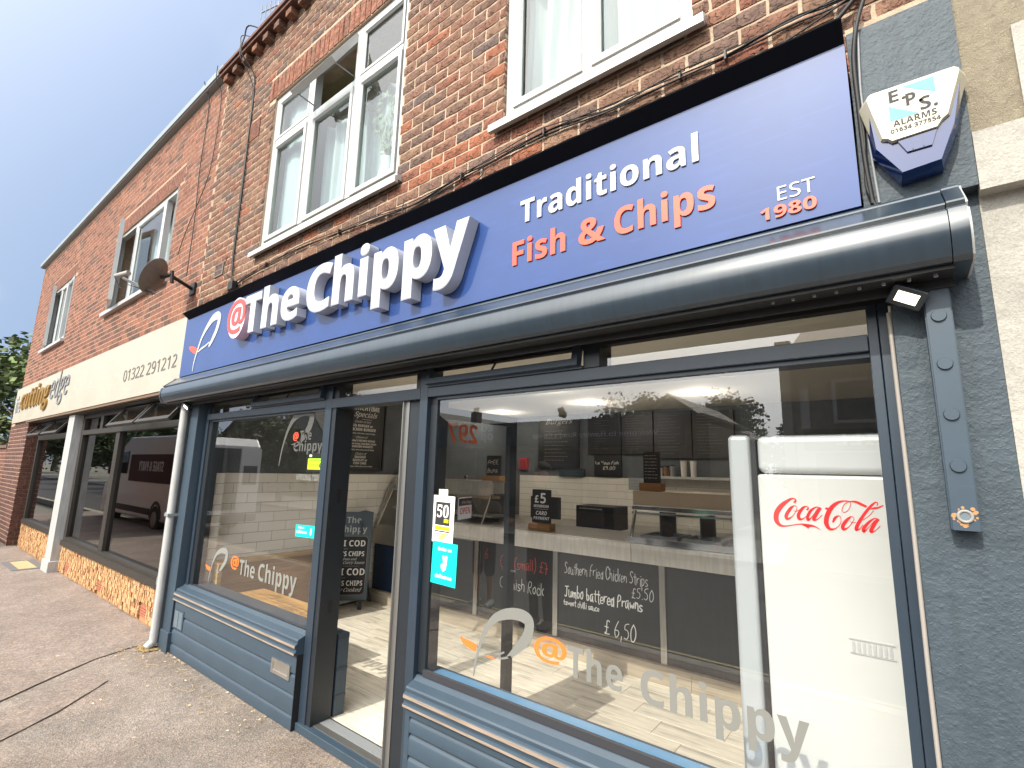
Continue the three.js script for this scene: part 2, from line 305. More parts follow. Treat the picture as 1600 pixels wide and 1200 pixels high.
function slab(x0, x1, y0, y1, z0, z1, openings) {   // a wall with rectangular holes, as boxes butted end to end
  const xs = [...new Set([x0, x1, ...openings.flatMap((o) => [o[0], o[1]])])].filter((v) => v >= x0 && v <= x1).sort((a, b) => a - b), out = [];
  for (let i = 0; i + 1 < xs.length; i++) {
    const a = xs[i], b = xs[i + 1], m = (a + b) / 2; let y = y0;
    for (const o of openings.filter((q) => q[0] < m && q[1] > m).sort((p, q) => p[2] - q[2])) { if (o[2] > y) out.push(bx(a, b, y, o[2], z0, z1)); y = Math.max(y, o[3]); }
    if (y < y1) out.push(bx(a, b, y, y1, z0, z1));
  }
  return out;
}
const ring = (x0, x1, y0, y1, z0, z1, w, r) => [bx(x0, x0 + w, y0, y1, z0, z1), bx(x1 - w, x1, y0, y1, z0, z1), bx(x0 + w, x1 - w, y0, y0 + w, z0, z1), bx(x0 + w, x1 - w, y1 - w, y1, z0, z1)];
const bevelRing = (x0, x1, y0, y1, z, w, d) => {     // a glazing bead that slopes to the glass
  const P = (x, y, zz) => [x, y, zz], o = [[x0, y0], [x1, y0], [x1, y1], [x0, y1]], i = [[x0 + w, y0 + w], [x1 - w, y0 + w], [x1 - w, y1 - w], [x0 + w, y1 - w]], pos = [];
  for (let k = 0; k < 4; k++) { const a = o[k], b = o[(k + 1) % 4], c = i[(k + 1) % 4], d2 = i[k]; pos.push(...a, z, ...b, z, ...c, z - d, ...a, z, ...c, z - d, ...d2, z - d); }
  const g = new THREE.BufferGeometry(); g.setAttribute('position', new THREE.Float32BufferAttribute(pos, 3)); g.computeVertexNormals(); return g;
};

// ---------------------------------------------------------------- the shop's brick building (upper storey)
const W1 = [-4.87, -2.74, 3.79, 5.475], W2 = [-1.745, -0.60, 3.79, 5.475];
const shopHouse = thing('brick_shop_building', 'mottled brown brick building over the blue chip shop with two white windows', 'building', [-3.1, 0, 0]);
{
  const X0 = -6.22, X1 = 0.27, Y0 = 3.04, Y1 = 6.4;
  part('wall', slab(X0, X1, Y0, Y1, -0.25, -0.009, [W1, [W2[0], W2[1], W2[2], W2[3]]]), M.mortar, shopHouse);
  const arches = [[-5.0, -2.61, 5.475, 5.73], [-1.87, -0.47, 5.475, 5.73], [-5.39, -5.16, 5.17, 5.41], [-5.86, -5.63, 3.70, 3.86]];
  const list = coursed({ x0: X0, x1: X1, y0: Y0, y1: 6.36, openings: [W1, W2, ...arches], shift: 0.06 });
  list.forEach((b) => { b.hidden = b.y < 3.2; });
  const hr = mulberry(5);
  lay(shopHouse, list, 0, 300, M.brickTones, (b) => {
    const q = hr(); const nearSill = b.y < 3.78 && b.y > 3.6;
    if (q < 0.022 || (nearSill && q < 0.12) || (b.x > -2.6 && b.x < -1.75 && b.y > 3.72 && b.y < 3.80)) return M.brickOrange;
    if (q > 0.955) return M.brickDark;
    return Math.floor(hr() * M.brickTones.length);
  }, true);
  // flat arches of bricks on end
  for (const [a, b] of [[-5.0, -2.61], [-1.87, -0.47]]) {
    const n = Math.round((b - a) / 0.0795), p = (b - a) / n;
    for (let i = 0; i < n; i++) {
      const m = new THREE.Mesh(brickGeo(p - 0.010, 0.238, i % 8), i % 5 === 1 ? M.brickTones[4] : i % 7 === 3 ? M.brickTones[0] : M.brickArch || (M.brickArch = mat(0.34, 0.14, 0.085, brickLook)));
      m.name = 'arch_brick'; m.position.set(a + p * (i + 0.5) + 3.1, 5.603, 0.004); m.castShadow = m.receiveShadow = true; shopHouse.add(m);
    }
  }
  // dentil course and tile coping
  for (let i = 0; i < 26; i++) {
    const x = -6.1 + i * 0.2475, m = new THREE.Mesh(brickGeo(0.108, 0.075, i % 8, 0.16), i % 3 ? M.brickTones[3] : M.brickTones[0]);
    m.name = 'dentil_brick'; m.position.set(x + 3.1, 6.315, 0.085); m.castShadow = m.receiveShadow = true; shopHouse.add(m);
  }
  part('coping', [bx(X0, X1, 6.365, 6.40, -0.28, 0.105), bx(X0, X1, 6.402, 6.44, -0.28, 0.125)], mat(0.17, 0.075, 0.055, { roughness: 0.85, map: rep(T.brick, 0.5) }), shopHouse);
  part('parapet_back', bx(X0, X1, 6.0, 6.36, -0.5, -0.255), M.concrete, shopHouse);
  // rooms behind the windows
  const roomMat = mat(0.62, 0.54, 0.36, { roughness: 0.9 });
  part('room', [bx(X0, X1, 3.3, 3.4, -3.4, -0.255), bx(X0, X1, 5.7, 5.8, -3.4, -0.255), bx(X0, X1, 3.4, 5.7, -3.5, -3.4), bx(X0, X0 + 0.1, 3.4, 5.7, -3.4, -0.255), bx(X1 - 0.1, X1, 3.4, 5.7, -3.4, -0.255), bx(-2.3, -2.2, 3.4, 5.7, -3.4, -0.255)], roomMat, shopHouse);
  // air brick and cast vent
  const ab = [bx(-5.385, -5.165, 5.178, 5.402, -0.08, 0.002)]; 
  part('air_brick', ab, M.brickOrange, shopHouse);
  const holes = []; for (let i = 0; i < 7; i++) for (let j = 0; j < 6; j++) holes.push(bx(-5.365 + i * 0.029, -5.348 + i * 0.029, 5.195 + j * 0.034, 5.213 + j * 0.034, 0.0, 0.0035));
  part('air_brick_grid', holes, M.black, shopHouse);
  const gv = [...ring(-5.855, -5.635, 3.705, 3.855, -0.03, 0.006, 0.016)]; for (let i = 0; i < 6; i++) gv.push(bx(-5.84 + i * 0.034, -5.828 + i * 0.034, 3.721, 3.839, -0.02, 0.004)); gv.push(bx(-5.839, -5.651, 3.772, 3.786, -0.012, 0.002));
  part('wall_vent', gv, mat(0.16, 0.12, 0.10), shopHouse);
}
function sash(name, parent, x0, x1, y0, y1, z, w = 0.055, glass = M.glassUp, m = M.upvc, t = 0.05) {
  const f = part(name, [...ring(x0, x1, y0, y1, z - t, z, w), bevelRing(x0 + w, x1 - w, y0 + w, y1 - w, z - 0.001, 0.014, 0.016)], m, parent);
  return f;
}
function pane(parent, x0, x1, y0, y1, z, glass = M.glassUp) { return part('pane', panelQuad(x0, x1, y0, y1, z), glass, parent); }
{ // window over the sign, left: three lights, the middle top light open
  const w = new THREE.Group(); w.name = 'window'; w.userData.label = 'wide white window with its middle top light open'; w.position.set(-0.7, 3.8, 0); shopHouse.add(w);
  const [x0, x1, y0, y1] = W1, z = -0.03;
  part('frame', [...ring(x0 + 0.004, x1 - 0.004, y0 + 0.004, y1 - 0.004, -0.1, z, 0.048), bx(-4.185, -4.105, y0 + 0.064, y1 - 0.064, -0.1, z + 0.002), bx(-3.445, -3.365, y0 + 0.064, y1 - 0.064, -0.1, z + 0.003),
    bx(x0 + 0.064, -4.185, 4.905, 4.97, -0.1, z + 0.001), bx(-4.105, -3.445, 4.905, 4.97, -0.1, z + 0.001), bx(-3.365, x1 - 0.064, 4.905, 4.97, -0.1, z + 0.001)], M.upvc, w);
  const cells = [[-4.806, -4.185, 3.854, 4.905], [-4.105, -3.445, 3.854, 4.905], [-3.365, -2.804, 3.854, 4.905], [-4.806, -4.185, 4.97, 5.411], [-3.365, -2.804, 4.97, 5.411]];
  cells.forEach(([a, b, c, d], i) => { const s = sash('sash', w, a, b, c, d, z + (i < 3 ? 0.014 : 0.006), i === 0 ? 0.04 : i < 3 ? 0.036 : 0.024); pane(w, a + 0.03, b - 0.03, c + 0.03, d - 0.03, z - 0.022); });
  // the open light
  const hold = [...ring(-0.33, 0.33, -0.45, 0, -0.045, 0.008, 0.05)];
  const rotX = (gg) => gg.rotateX(-0.50).translate(-3.775, 5.425, z + 0.012);
  part('open_sash', [...hold.map(rotX)], M.upvc, w); part('open_pane', rotX(panelQuad(-0.29, 0.29, -0.41, -0.04, -0.02)), M.glassUp, w);
  part('window_stay', rod([-4.08, 5.02, -0.03], [-4.07, 5.03, 0.17], 0.006), M.greyPipe, w); part('window_stay', rod([-3.47, 5.02, -0.03], [-3.48, 5.03, 0.17], 0.006), M.greyPipe, w);
  part('sill', prismX([[-0.1, 3.72], [0.03, 3.72], [0.03, 3.692], [0.058, 3.692], [0.058, 3.738], [-0.03, 3.79], [-0.1, 3.79]], -4.93, -2.68), M.upvc, w);
  part('mortar_fillet', [bx(x0 - 0.004, x0 + 0.003, y0, y1, -0.09, -0.012)], M.mortar, w);
}
{ // window over the sign, right
  const w = new THREE.Group(); w.name = 'window'; w.userData.label = 'white window above the middle of the sign with net curtains'; w.position.set(1.9, 3.8, 0); shopHouse.add(w);
  const [x0, x1, y0, y1] = W2, z = -0.03;
  part('frame', [...ring(x0 + 0.004, x1 - 0.004, y0 + 0.004, y1 - 0.004, -0.1, z, 0.058), bx(-1.205, -1.145, y0 + 0.062, y1 - 0.062, -0.1, z + 0.002), bx(x0 + 0.062, -1.205, 4.905, 4.97, -0.1, z + 0.001), bx(-1.145, x1 - 0.062, 4.905, 4.97, -0.1, z + 0.001)], M.upvc, w);
  for (const [a, b, c, d] of [[-1.683, -1.205, 3.852, 4.905], [-1.145, -0.662, 3.852, 4.905], [-1.683, -1.205, 4.97, 5.413], [-1.145, -0.662, 4.97, 5.413]]) { sash('sash', w, a, b, c, d, z + 0.012, 0.04); pane(w, a + 0.03, b - 0.03, c + 0.03, d - 0.03, z - 0.022); }
  part('sill', prismX([[-0.1, 3.72], [0.03, 3.72], [0.03, 3.692], [0.058, 3.692], [0.058, 3.738], [-0.03, 3.79], [-0.1, 3.79]], -1.81, -0.535), M.upvc, w);
}
function curtain(x0, x1, y0, y1, z, folds, amp, seed) {
  const nx = 110, ny = 14, g = new THREE.PlaneGeometry(x1 - x0, y1 - y0, nx, ny).translate((x0 + x1) / 2, (y0 + y1) / 2, z), p = g.attributes.position;
  for (let i = 0; i < p.count; i++) { const x = p.getX(i), y = p.getY(i), t = (x - x0) * folds; p.setZ(i, z + amp * (Math.sin(t * 6.28 + 1.5 * noise3(x * 2, y * 0.5, seed)) + 0.5 * Math.sin(t * 15.1 + seed))); p.setX(i, x + 0.02 * noise3(x * 1.4, y * 0.9, seed + 4)); }
  g.computeVertexNormals(); return g;
}
M.net = phys(0.42, 0.475, 0.47, { roughness: 0.95, transmission: 0.2, thickness: 0, side: THREE.DoubleSide });
tag(part('net_curtain', curtain(-4.80, -4.22, 3.84, 5.4, -0.15, 2.2, 0.008, 2), M.net), 'pale net curtain behind the left light of the wide window', 'curtain');
tag(part('net_curtain', curtain(-4.14, -2.80, 3.84, 4.9, -0.21, 5.5, 0.022, 9), M.net), 'rumpled white net curtain behind the middle and right lights of the wide window', 'curtain');
tag(part('net_curtain', curtain(-1.70, -0.64, 3.84, 5.4, -0.2, 6.5, 0.03, 21), M.net), 'gathered white net curtain in the window above the middle of the sign', 'curtain');
{ // dried branches in a vase on the inner sill
  const v = thing('vase_of_branches', 'glass vase of leafy branches behind the right light of the wide window', 'plant', [-3.05, 3.87, -0.14]);
  part('vase', new THREE.LatheGeometry([[0.001, 0], [0.06, 0], [0.075, 0.08], [0.05, 0.2], [0.055, 0.25]].map((p) => new THREE.Vector2(...p)), 20).translate(-3.05, 3.87, -0.14), mat(0.5, 0.6, 0.62, { roughness: 0.2 }), v);
  const r = mulberry(61), st = [], lf = [];
  for (let i = 0; i < 11; i++) {
    let p = [-3.05, 4.1, -0.14], a = (r() - 0.5) * 0.9; const pts = [p];
    for (let k = 0; k < 6; k++) { a += (r() - 0.5) * 0.5; p = [p[0] + Math.sin(a) * 0.13, Math.min(4.93, p[1] + Math.cos(a) * 0.13), clamp(p[2] + (r() - 0.5) * 0.03, -0.17, -0.09)]; pts.push(p);
      for (let q = 0; q < 3; q++) { const g = new THREE.CircleGeometry(0.018 + r() * 0.014, 5).scale(0.45, 1.2, 1).rotateZ(r() * 6).rotateY((r() - 0.5)).translate(p[0] + (r() - 0.5) * 0.07, p[1] + (r() - 0.5) * 0.07, p[2]); lf.push(g); } }
    st.push(tube(pts, 0.003, 14, 4));
  }
  part('stem', st, mat(0.12, 0.11, 0.08), v); part('leaf', lf, mat(0.12, 0.17, 0.10, { side: THREE.DoubleSide }), v, { kind: 'stuff' });
}

// ---------------------------------------------------------------- the salon's building
const S1 = [-10.2, -7.47, 4.08, 5.44], S2 = [-15.03, -13.05, 4.08, 5.46];
const salon = thing('salon_building', 'orange-red brick building with a hair salon below and two open white windows', 'building', [-11.5, 0, 0]);
{
  const X0 = -16.75, X1 = -6.225, Y0 = 3.0, Y1 = 6.46;
  part('wall', slab(X0, X1, Y0, Y1, -0.25, -0.008, [S1, S2]), M.mortarPink, salon);
  const arches = [[-10.34, -7.33, 5.44, 5.68], [-15.17, -12.91, 5.46, 5.70]], list = coursed({ x0: X0, x1: X1, y0: Y0, y1: Y1, openings: [S1, S2, ...arches], course: 0.0775 });
  const hr = mulberry(77), tones = [[0.33, 0.128, 0.076], [0.30, 0.117, 0.072], [0.345, 0.143, 0.085], [0.275, 0.108, 0.07], [0.315, 0.138, 0.092], [0.20, 0.088, 0.062]].map((c) => ({ color: new THREE.Color().setRGB(...c) })), dk = { color: new THREE.Color().setRGB(0.15, 0.075, 0.055) };
  tones.forEach((t) => { t.isMaterial = true; }); dk.isMaterial = true;
  lay(salon, list, 0, 0, [], (b) => { const q = hr(); const low = b.y < 4.2 ? 0.22 : 0.1; return q < low ? dk : q < low + 0.1 ? tones[5] : tones[Math.floor(hr() * 5)]; }, false);
  for (const [a, b] of arches) {
    const n = Math.round((b - a) / 0.078), p = (b - a) / n, gs = [];
    for (let i = 0; i < n; i++) gs.push(tint(brickGeo(p - 0.012, 0.225, i % 8, 0.1, false).clone().translate(a + p * (i + 0.5), a < -12 ? 5.58 : 5.56, 0.001), 0.30 * rr(0.85, 1.1), 0.12, 0.078));
    part('brick_arch', gs, M.brickMixed, salon, { keepUV: true, kind: 'stuff' });
  }
  part('coping', [bx(X0 - 0.06, X1 + 0.02, 6.46, 6.475, -0.4, 0.07), bx(X0 - 0.06, X1 + 0.02, 6.476, 6.56, -0.4, 0.085), bx(X0 - 0.06, X1 + 0.02, 6.561, 6.585, -0.4, 0.06)], M.zinc, salon);
  part('end_wall', bx(X0, X0 + 0.2, 0, 6.45, -9, -0.255), mat(0.38, 0.15, 0.09, brickLook), salon);
  part('roof', bx(X0, 0.25, 6.1, 6.2, -9, -0.52), M.zinc, salon);
  const rm = mat(0.42, 0.38, 0.33, { roughness: 0.9 });
  part('room', [bx(X0 + 0.21, X1, 3.3, 3.4, -3.4, -0.255), bx(X0 + 0.21, X1, 5.7, 5.8, -3.4, -0.255), bx(X0 + 0.21, X1, 3.4, 5.7, -3.5, -3.4), bx(X1 - 0.1, X1, 3.4, 5.7, -3.4, -0.255), bx(-11.8, -11.7, 3.4, 5.7, -3.4, -0.255)], rm, salon);
  // window with the left casement open and the right light flush
  const opener = (label, [x0, x1, y0, y1], frac, ang) => {
    const w = new THREE.Group(); w.name = 'window'; w.userData.label = label; w.position.set((x0 + x1) / 2 + 11.5, y0, 0); salon.add(w);
    const z = -0.03, a = x0 + (x1 - x0) * frac[0], b = x0 + (x1 - x0) * frac[1];
    part('frame', [...ring(x0 + 0.004, x1 - 0.004, y0 + 0.004, y1 - 0.004, -0.1, z, 0.055), bx(a - 0.03, a + 0.03, y0 + 0.06, y1 - 0.06, -0.1, z + 0.002), bx(b - 0.035, b + 0.035, y0 + 0.06, y1 - 0.06, -0.1, z + 0.002)], M.upvc, w);
    sash('sash', w, a + 0.03, b - 0.035, y0 + 0.06, y1 - 0.06, z + 0.002, 0.04); pane(w, a + 0.06, b - 0.06, y0 + 0.09, y1 - 0.09, z - 0.025);
    // right casement stands proud, ajar
    const right = (g) => g.rotateY(-ang[1]).translate(x1 - 0.03, 0, z + 0.02);
    const L = x1 - b;
    part('right_casement', ring(-L, 0, y0 + 0.02, y1 - 0.02, -0.04, 0.01, 0.07).map(right), M.upvc, w); part('right_pane', right(panelQuad(-L + 0.06, -0.06, y0 + 0.08, y1 - 0.08, -0.015)), M.glassUp, w);
    const left = (g) => g.rotateY(-ang[0]).translate(x0 + 0.02, 0, z + 0.03), Q = a - x0;
    part('open_casement', [...ring(0, Q, y0 + 0.02, y1 - 0.02, -0.045, 0.012, 0.07)].map(left), M.upvc, w); part('open_pane', left(panelQuad(0.06, Q - 0.06, y0 + 0.08, y1 - 0.08, -0.015)), M.glassUp, w);
    part('sill', [bx(x0 - 0.06, x1 + 0.06, y0 - 0.06, y0 - 0.004, -0.1, 0.06)], M.upvc, w);
  };
  opener('white salon window beside the satellite dish, left casement open', S1, [0.335, 0.80], [0.2, 0.25]);
  opener('white salon window at the far end, left casement open', S2, [0.36, 0.64], [0.15, 0.06]);
}
tag(part('net_curtain', curtain(-9.3, -7.8, 4.12, 5.4, -0.28, 3, 0.02, 31), M.net), 'pale curtain in the open salon window beside the satellite dish', 'curtain');
tag(part('net_curtain', curtain(-14.3, -13.15, 4.12, 5.4, -0.28, 3, 0.02, 33), M.net), 'pale curtain in the open salon window at the far end', 'curtain');
{ // salon ground floor: column, shop window, risers
  const Y = 2.47;
  part('lintel', [bx(-14.0, -5.83, 2.40, 3.0, -0.25, 0.14)], M.brownFrame, salon);
  part('column', [bx(-10.70, -10.33, 0.0, 2.40, -0.05, 0.13)], M.whitePaint, salon); part('column_base', [rbx(-10.725, -10.305, 0.0, 0.17, -0.06, 0.155, 0.01)], M.whitePaint, salon);
  // main window
  const f = [], zf = 0.02; const F = (...a) => f.push(bx(...a));
  F(-10.33, -10.20, 0.42, 2.40, -0.08, zf); F(-5.90, -5.83, 0.42, 2.40, -0.08, zf); F(-10.20, -5.90, 0.42, 0.49, -0.09, 0.075); F(-10.20, -5.90, 0.491, 0.53, -0.08, 0.045); F(-8.46, -8.30, 0.531, 2.08, -0.08, zf); F(-10.20, -5.90, 2.08, 2.15, -0.08, 0.04); F(-10.20, -5.90, 2.34, 2.40, -0.08, zf); F(-9.33, -9.20, 2.151, 2.34, -0.08, zf - 0.003); F(-8.18, -8.10, 2.151, 2.34, -0.08, zf - 0.003); F(-7.08, -7.0, 2.151, 2.34, -0.08, zf - 0.003);
  part('window_frame', f, M.brownFrame, salon);
  for (const [a, b] of [[-10.2, -8.46], [-8.30, -5.9]]) part('window_pane', panelQuad(a, b, 0.53, 2.08, -0.02), M.glassDim, salon);
  for (const [a, b] of [[-10.2, -9.33], [-9.20, -8.18]]) part('top_pane', panelQuad(a, b, 2.15, 2.34, -0.02), M.glassDim, salon);
  const hopper = (a, b) => { const q = (g) => g.rotateX(-0.62).translate((a + b) / 2, 2.41, 0.03), L = (b - a) / 2; const h = part('open_hopper', ring(-L, L, -0.34, 0, -0.03, 0.005, 0.045).map(q), M.brownFrame, salon); part('pane', q(panelQuad(-L + 0.04, L - 0.04, -0.30, -0.04, -0.012)), M.glassUp, h); };
  hopper(-8.13, -7.06); hopper(-7.0, -5.93);
  // left window
  const g2 = []; const G = (...a) => g2.push(bx(...a));
  G(-13.62, -13.52, 0.5, 2.40, -0.08, zf); G(-10.82, -10.71, 0.02, 2.40, -0.08, zf); G(-13.52, -10.82, 0.48, 0.56, -0.08, 0.06); G(-13.52, -10.82, 2.06, 2.15, -0.08, 0.03); G(-13.52, -10.82, 2.34, 2.40, -0.08, zf); G(-12.3, -12.2, 2.151, 2.34, -0.08, zf - 0.003);
  part('window_frame', g2, M.brownFrame, salon); part('window_pane', panelQuad(-13.52, -10.82, 0.56, 2.06, -0.02), M.glassDim, salon);
  hopper(-13.45, -12.33); hopper(-12.17, -10.95);
  // split-stone risers
  const r = mulberry(8);
  const chips = (x0, x1, y0, y1, skip) => { const gs = []; let y = y0; while (y < y1) { const h = 0.035 + r() * 0.02; let x = x0; while (x < x1) { const w = 0.016 + r() * 0.022; if (!skip.some((s) => x + w > s[0] && x < s[1] && y + h > s[2] && y < s[3])) { const z = 0.006 + r() * 0.016, k = r(), c = k < 0.55 ? [0.78, 0.46, 0.22] : k < 0.8 ? [0.82, 0.55, 0.30] : k < 0.93 ? [0.55, 0.27, 0.12] : [0.38, 0.18, 0.09]; gs.push(tint(bx(x, Math.min(x1, x + w - 0.003), y, Math.min(y1, y + h - 0.003), 0, 0.015 + z).rotateX(0), ...c)); } x += w; } y += h; } return gs; };
  const vents = [[-9.95, -9.72, 0.06, 0.18], [-8.25, -8.02, 0.06, 0.18], [-6.62, -6.40, 0.06, 0.18]];
  M.chip = mat(1, 1, 1, { vertexColors: true, roughness: 0.95, bumpMap: rep(T.fine, 0.2), bumpScale: 0.004, map: rep(T.grain, 0.3) });
  part('stone_cladding', chips(-10.31, -5.83, 0.03, 0.415, vents), M.chip, salon, { kind: 'stuff' }); part('stone_cladding', chips(-13.6, -10.83, 0.03, 0.475, []), M.chip, salon, { kind: 'stuff' });
  part('riser', [bx(-10.33, -5.83, 0.0, 0.418, -0.2, 0.008), bx(-13.62, -10.84, 0, 0.478, -0.2, 0.008)], mat(0.36, 0.2, 0.1), salon);
  for (const [a, b, c, d] of vents) { const gs = [bx(a, b, c, d, 0, 0.012)]; for (let i = 0; i < 4; i++) gs.push(bx(a + 0.01, b - 0.01, c + 0.012 + i * 0.027, c + 0.028 + i * 0.027, 0.012, 0.022)); part('air_brick', gs, mat(0.34, 0.12, 0.07), salon); }
  // brick pillar at the far end with its bricks
  const px0 = -16.0, px1 = -13.98;
  part('pillar', [bx(px0, px1, 0, 2.46, -0.3, 0.14)], M.mortarPink, salon);
  const tn = { isMaterial: true, color: new THREE.Color().setRGB(0.15, 0.068, 0.055) }, tn2 = { isMaterial: true, color: new THREE.Color().setRGB(0.18, 0.078, 0.06) };
  lay(salon, coursed({ x0: px0, x1: px1, y0: 0.02, y1: 2.46 }), 0.15, 0, [], () => (rnd() < 0.5 ? tn : tn2), false);
  const ret = []; for (let i = 0; i < 29; i++) for (const [a, b] of (i % 2 ? [[-0.24, -0.06], [-0.048, 0.145]] : [[-0.24, 0.04], [0.052, 0.145]])) ret.push(tint(bx(px1, px1 + 0.01, 0.026 + i * 0.0825, 0.026 + i * 0.0825 + 0.071, a, b), 0.2, 0.085, 0.06));
  part('brickwork', ret, M.brickMixed, salon, { kind: 'stuff' });
  // salon interior
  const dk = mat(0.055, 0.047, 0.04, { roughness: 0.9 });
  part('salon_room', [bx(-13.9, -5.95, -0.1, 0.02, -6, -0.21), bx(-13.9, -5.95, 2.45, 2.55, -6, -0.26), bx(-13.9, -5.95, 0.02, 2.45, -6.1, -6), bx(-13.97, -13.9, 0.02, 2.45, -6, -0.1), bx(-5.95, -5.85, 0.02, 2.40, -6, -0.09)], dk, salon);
}
{ // boundary wall beyond the salon
  const w = thing('boundary_wall', 'low dark red brick wall running on past the far end of the salon', 'wall', [-20, 0, 0]);
  part('wall', bx(-26, -16.02, 0, 1.93, -0.1, 0.12), M.mortarPink, w); part('coping', bx(-26, -16.02, 1.932, 2.0, -0.14, 0.16), M.brickTones[6], w);
  const tn = { isMaterial: true, color: new THREE.Color().setRGB(0.24, 0.10, 0.07) }; lay(w, coursed({ x0: -26, x1: -16.02, y0: 0.02, y1: 1.92 }), 0.13, 0, [], () => tn, false);
}
{ // salon fascia
  const s = thing('salon_fascia_sign', 'cream fascia sign reading the cutting edge with telephone number above the salon', 'sign', [-10.7, 2.46, 0.2]);
  part('panel', [bx(-15.58, -5.845, 2.455, 3.215, 0.142, 0.2)], M.salonCream, s);
  part('soffit', [bx(-14.0, -5.845, 2.42, 2.452, 0.0, 0.19)], mat(0.16, 0.10, 0.06), s);
  const grey = mat(0.13, 0.125, 0.115), gold = phys(0.36, 0.21, 0.055, { roughness: 0.35, metalness: 0.4 }), pale = mat(0.36, 0.36, 0.37);
  const put = (txt, font, o, m) => letters(txt, font, o).forEach((g) => part('letter', g, m, s));
  put('the', SANS, { x0: -15.42, x1: -14.82, base: 2.68, cap: 0.34, z: 0.201, depth: 0.012, skew: 0.2 }, pale);
  put('cutting', SANS_B, { x0: -14.78, x1: -12.12, base: 2.72, cap: 0.40, z: 0.201, depth: 0.03, skew: 0.25 }, gold);
  put('edge', SANS, { x0: -12.1, x1: -10.72, base: 2.76, cap: 0.43, z: 0.201, depth: 0.012, skew: 0.2 }, mat(0.17, 0.175, 0.19));
  put('01322 291212', SANS, { x0: -7.80, x1: -5.97, base: 2.685, cap: 0.145, z: 0.2005, depth: 0.004 }, grey);
}
{ // white end strip and downpipes between the two shops
  tag(part('white_pilaster', [bx(-5.83, -5.69, 0.0, 2.33, -0.1, 0.15)], M.whitePaint), 'narrow white pilaster between the salon window and the grey downpipe', 'pilaster');
  const p = thing('downpipe', 'slim grey downpipe beside the white pilaster', 'downpipe', [-5.655, 0.1, 0.19]); part('pipe', cyl(-5.655, 0.06, 0.19, 0.022, 2.25, 14), M.greyPipe, p); part('bracket', [bx(-5.68, -5.63, 1.18, 1.21, 0.15, 0.215)], M.greyPipe, p); part('socket', cyl(-5.655, 0.55, 0.19, 0.027, 0.06, 14), M.greyPipe, p);
  const q = thing('downpipe', 'white downpipe on the left edge of the blue pilaster', 'downpipe', [-5.575, 0.1, 0.2]); part('pipe', cyl(-5.575, 0.05, 0.2, 0.034, 2.28, 18), M.whitePaint, q); part('bracket', [bx(-5.62, -5.53, 1.18, 1.205, 0.15, 0.24)], M.greyPipe, q); part('shoe', tube([[-5.575, 0.16, 0.2], [-5.575, 0.07, 0.205], [-5.575, 0.02, 0.25]], 0.036, 16, 14), M.whitePaint, q);
}
// ---------------------------------------------------------------- blue pilaster and the rendered pier on the right
{
  const p = thing('blue_pilaster', 'slate blue painted pilaster at the left end of the chip shop front', 'pilaster', [-5.46, 0, 0.1]);
  part('shaft', [bx(-5.545, -5.36, 0.175, 2.32, -0.1, 0.155)], M.slateLight, p); part('plinth', [rbx(-5.555, -5.345, 0.0, 0.175, -0.1, 0.172, 0.006)], M.slateLight, p);
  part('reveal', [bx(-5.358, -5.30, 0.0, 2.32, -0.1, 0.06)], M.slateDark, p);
}
{
  const w = thing('rendered_pier', 'blue-grey painted rough rendered pier at the right end of the chip shop front', 'pier', [0.12, 0, 0.1]);
  part('lower_pier', [bx(0.012, 0.245, 0, 2.535, -0.2, 0.15)], M.pier, w); part('upper_pier', [bx(-0.028, 0.245, 2.535, 3.2, -0.2, 0.198)], M.pier, w);
  part('flashing', [bx(-0.03, 0.25, 3.2, 3.225, -0.05, 0.19)], M.mortar, w);
  const crack = [tube([[0.004, 2.2, 0.152], [0.006, 1.6, 0.153], [0.004, 1.1, 0.152], [0.006, 0.6, 0.153]], 0.006, 40, 5)];
  part('sealant', crack, mat(0.30, 0.27, 0.24), w);
  const n = thing('neighbour_building', 'white and buff rendered house wall next to the alarm box', 'building', [1.5, 0, 0]);
  part('lower_wall', bx(0.246, 6, 0, 2.515, -0.3, 0.149), M.renderWhite, n); part('upper_wall', [bx(0.36, 6, 2.515, 3.0, -0.3, 0.203), bx(0.246, 0.36, 2.515, 2.70, -0.3, 0.202)], M.renderWhite, n);
  part('bare_render', [bx(0.246, 0.36, 2.70, 3.0, -0.3, 0.193), bx(0.246, 6, 3.0, 7, -0.3, 0.19)], M.renderBuff, n);
}
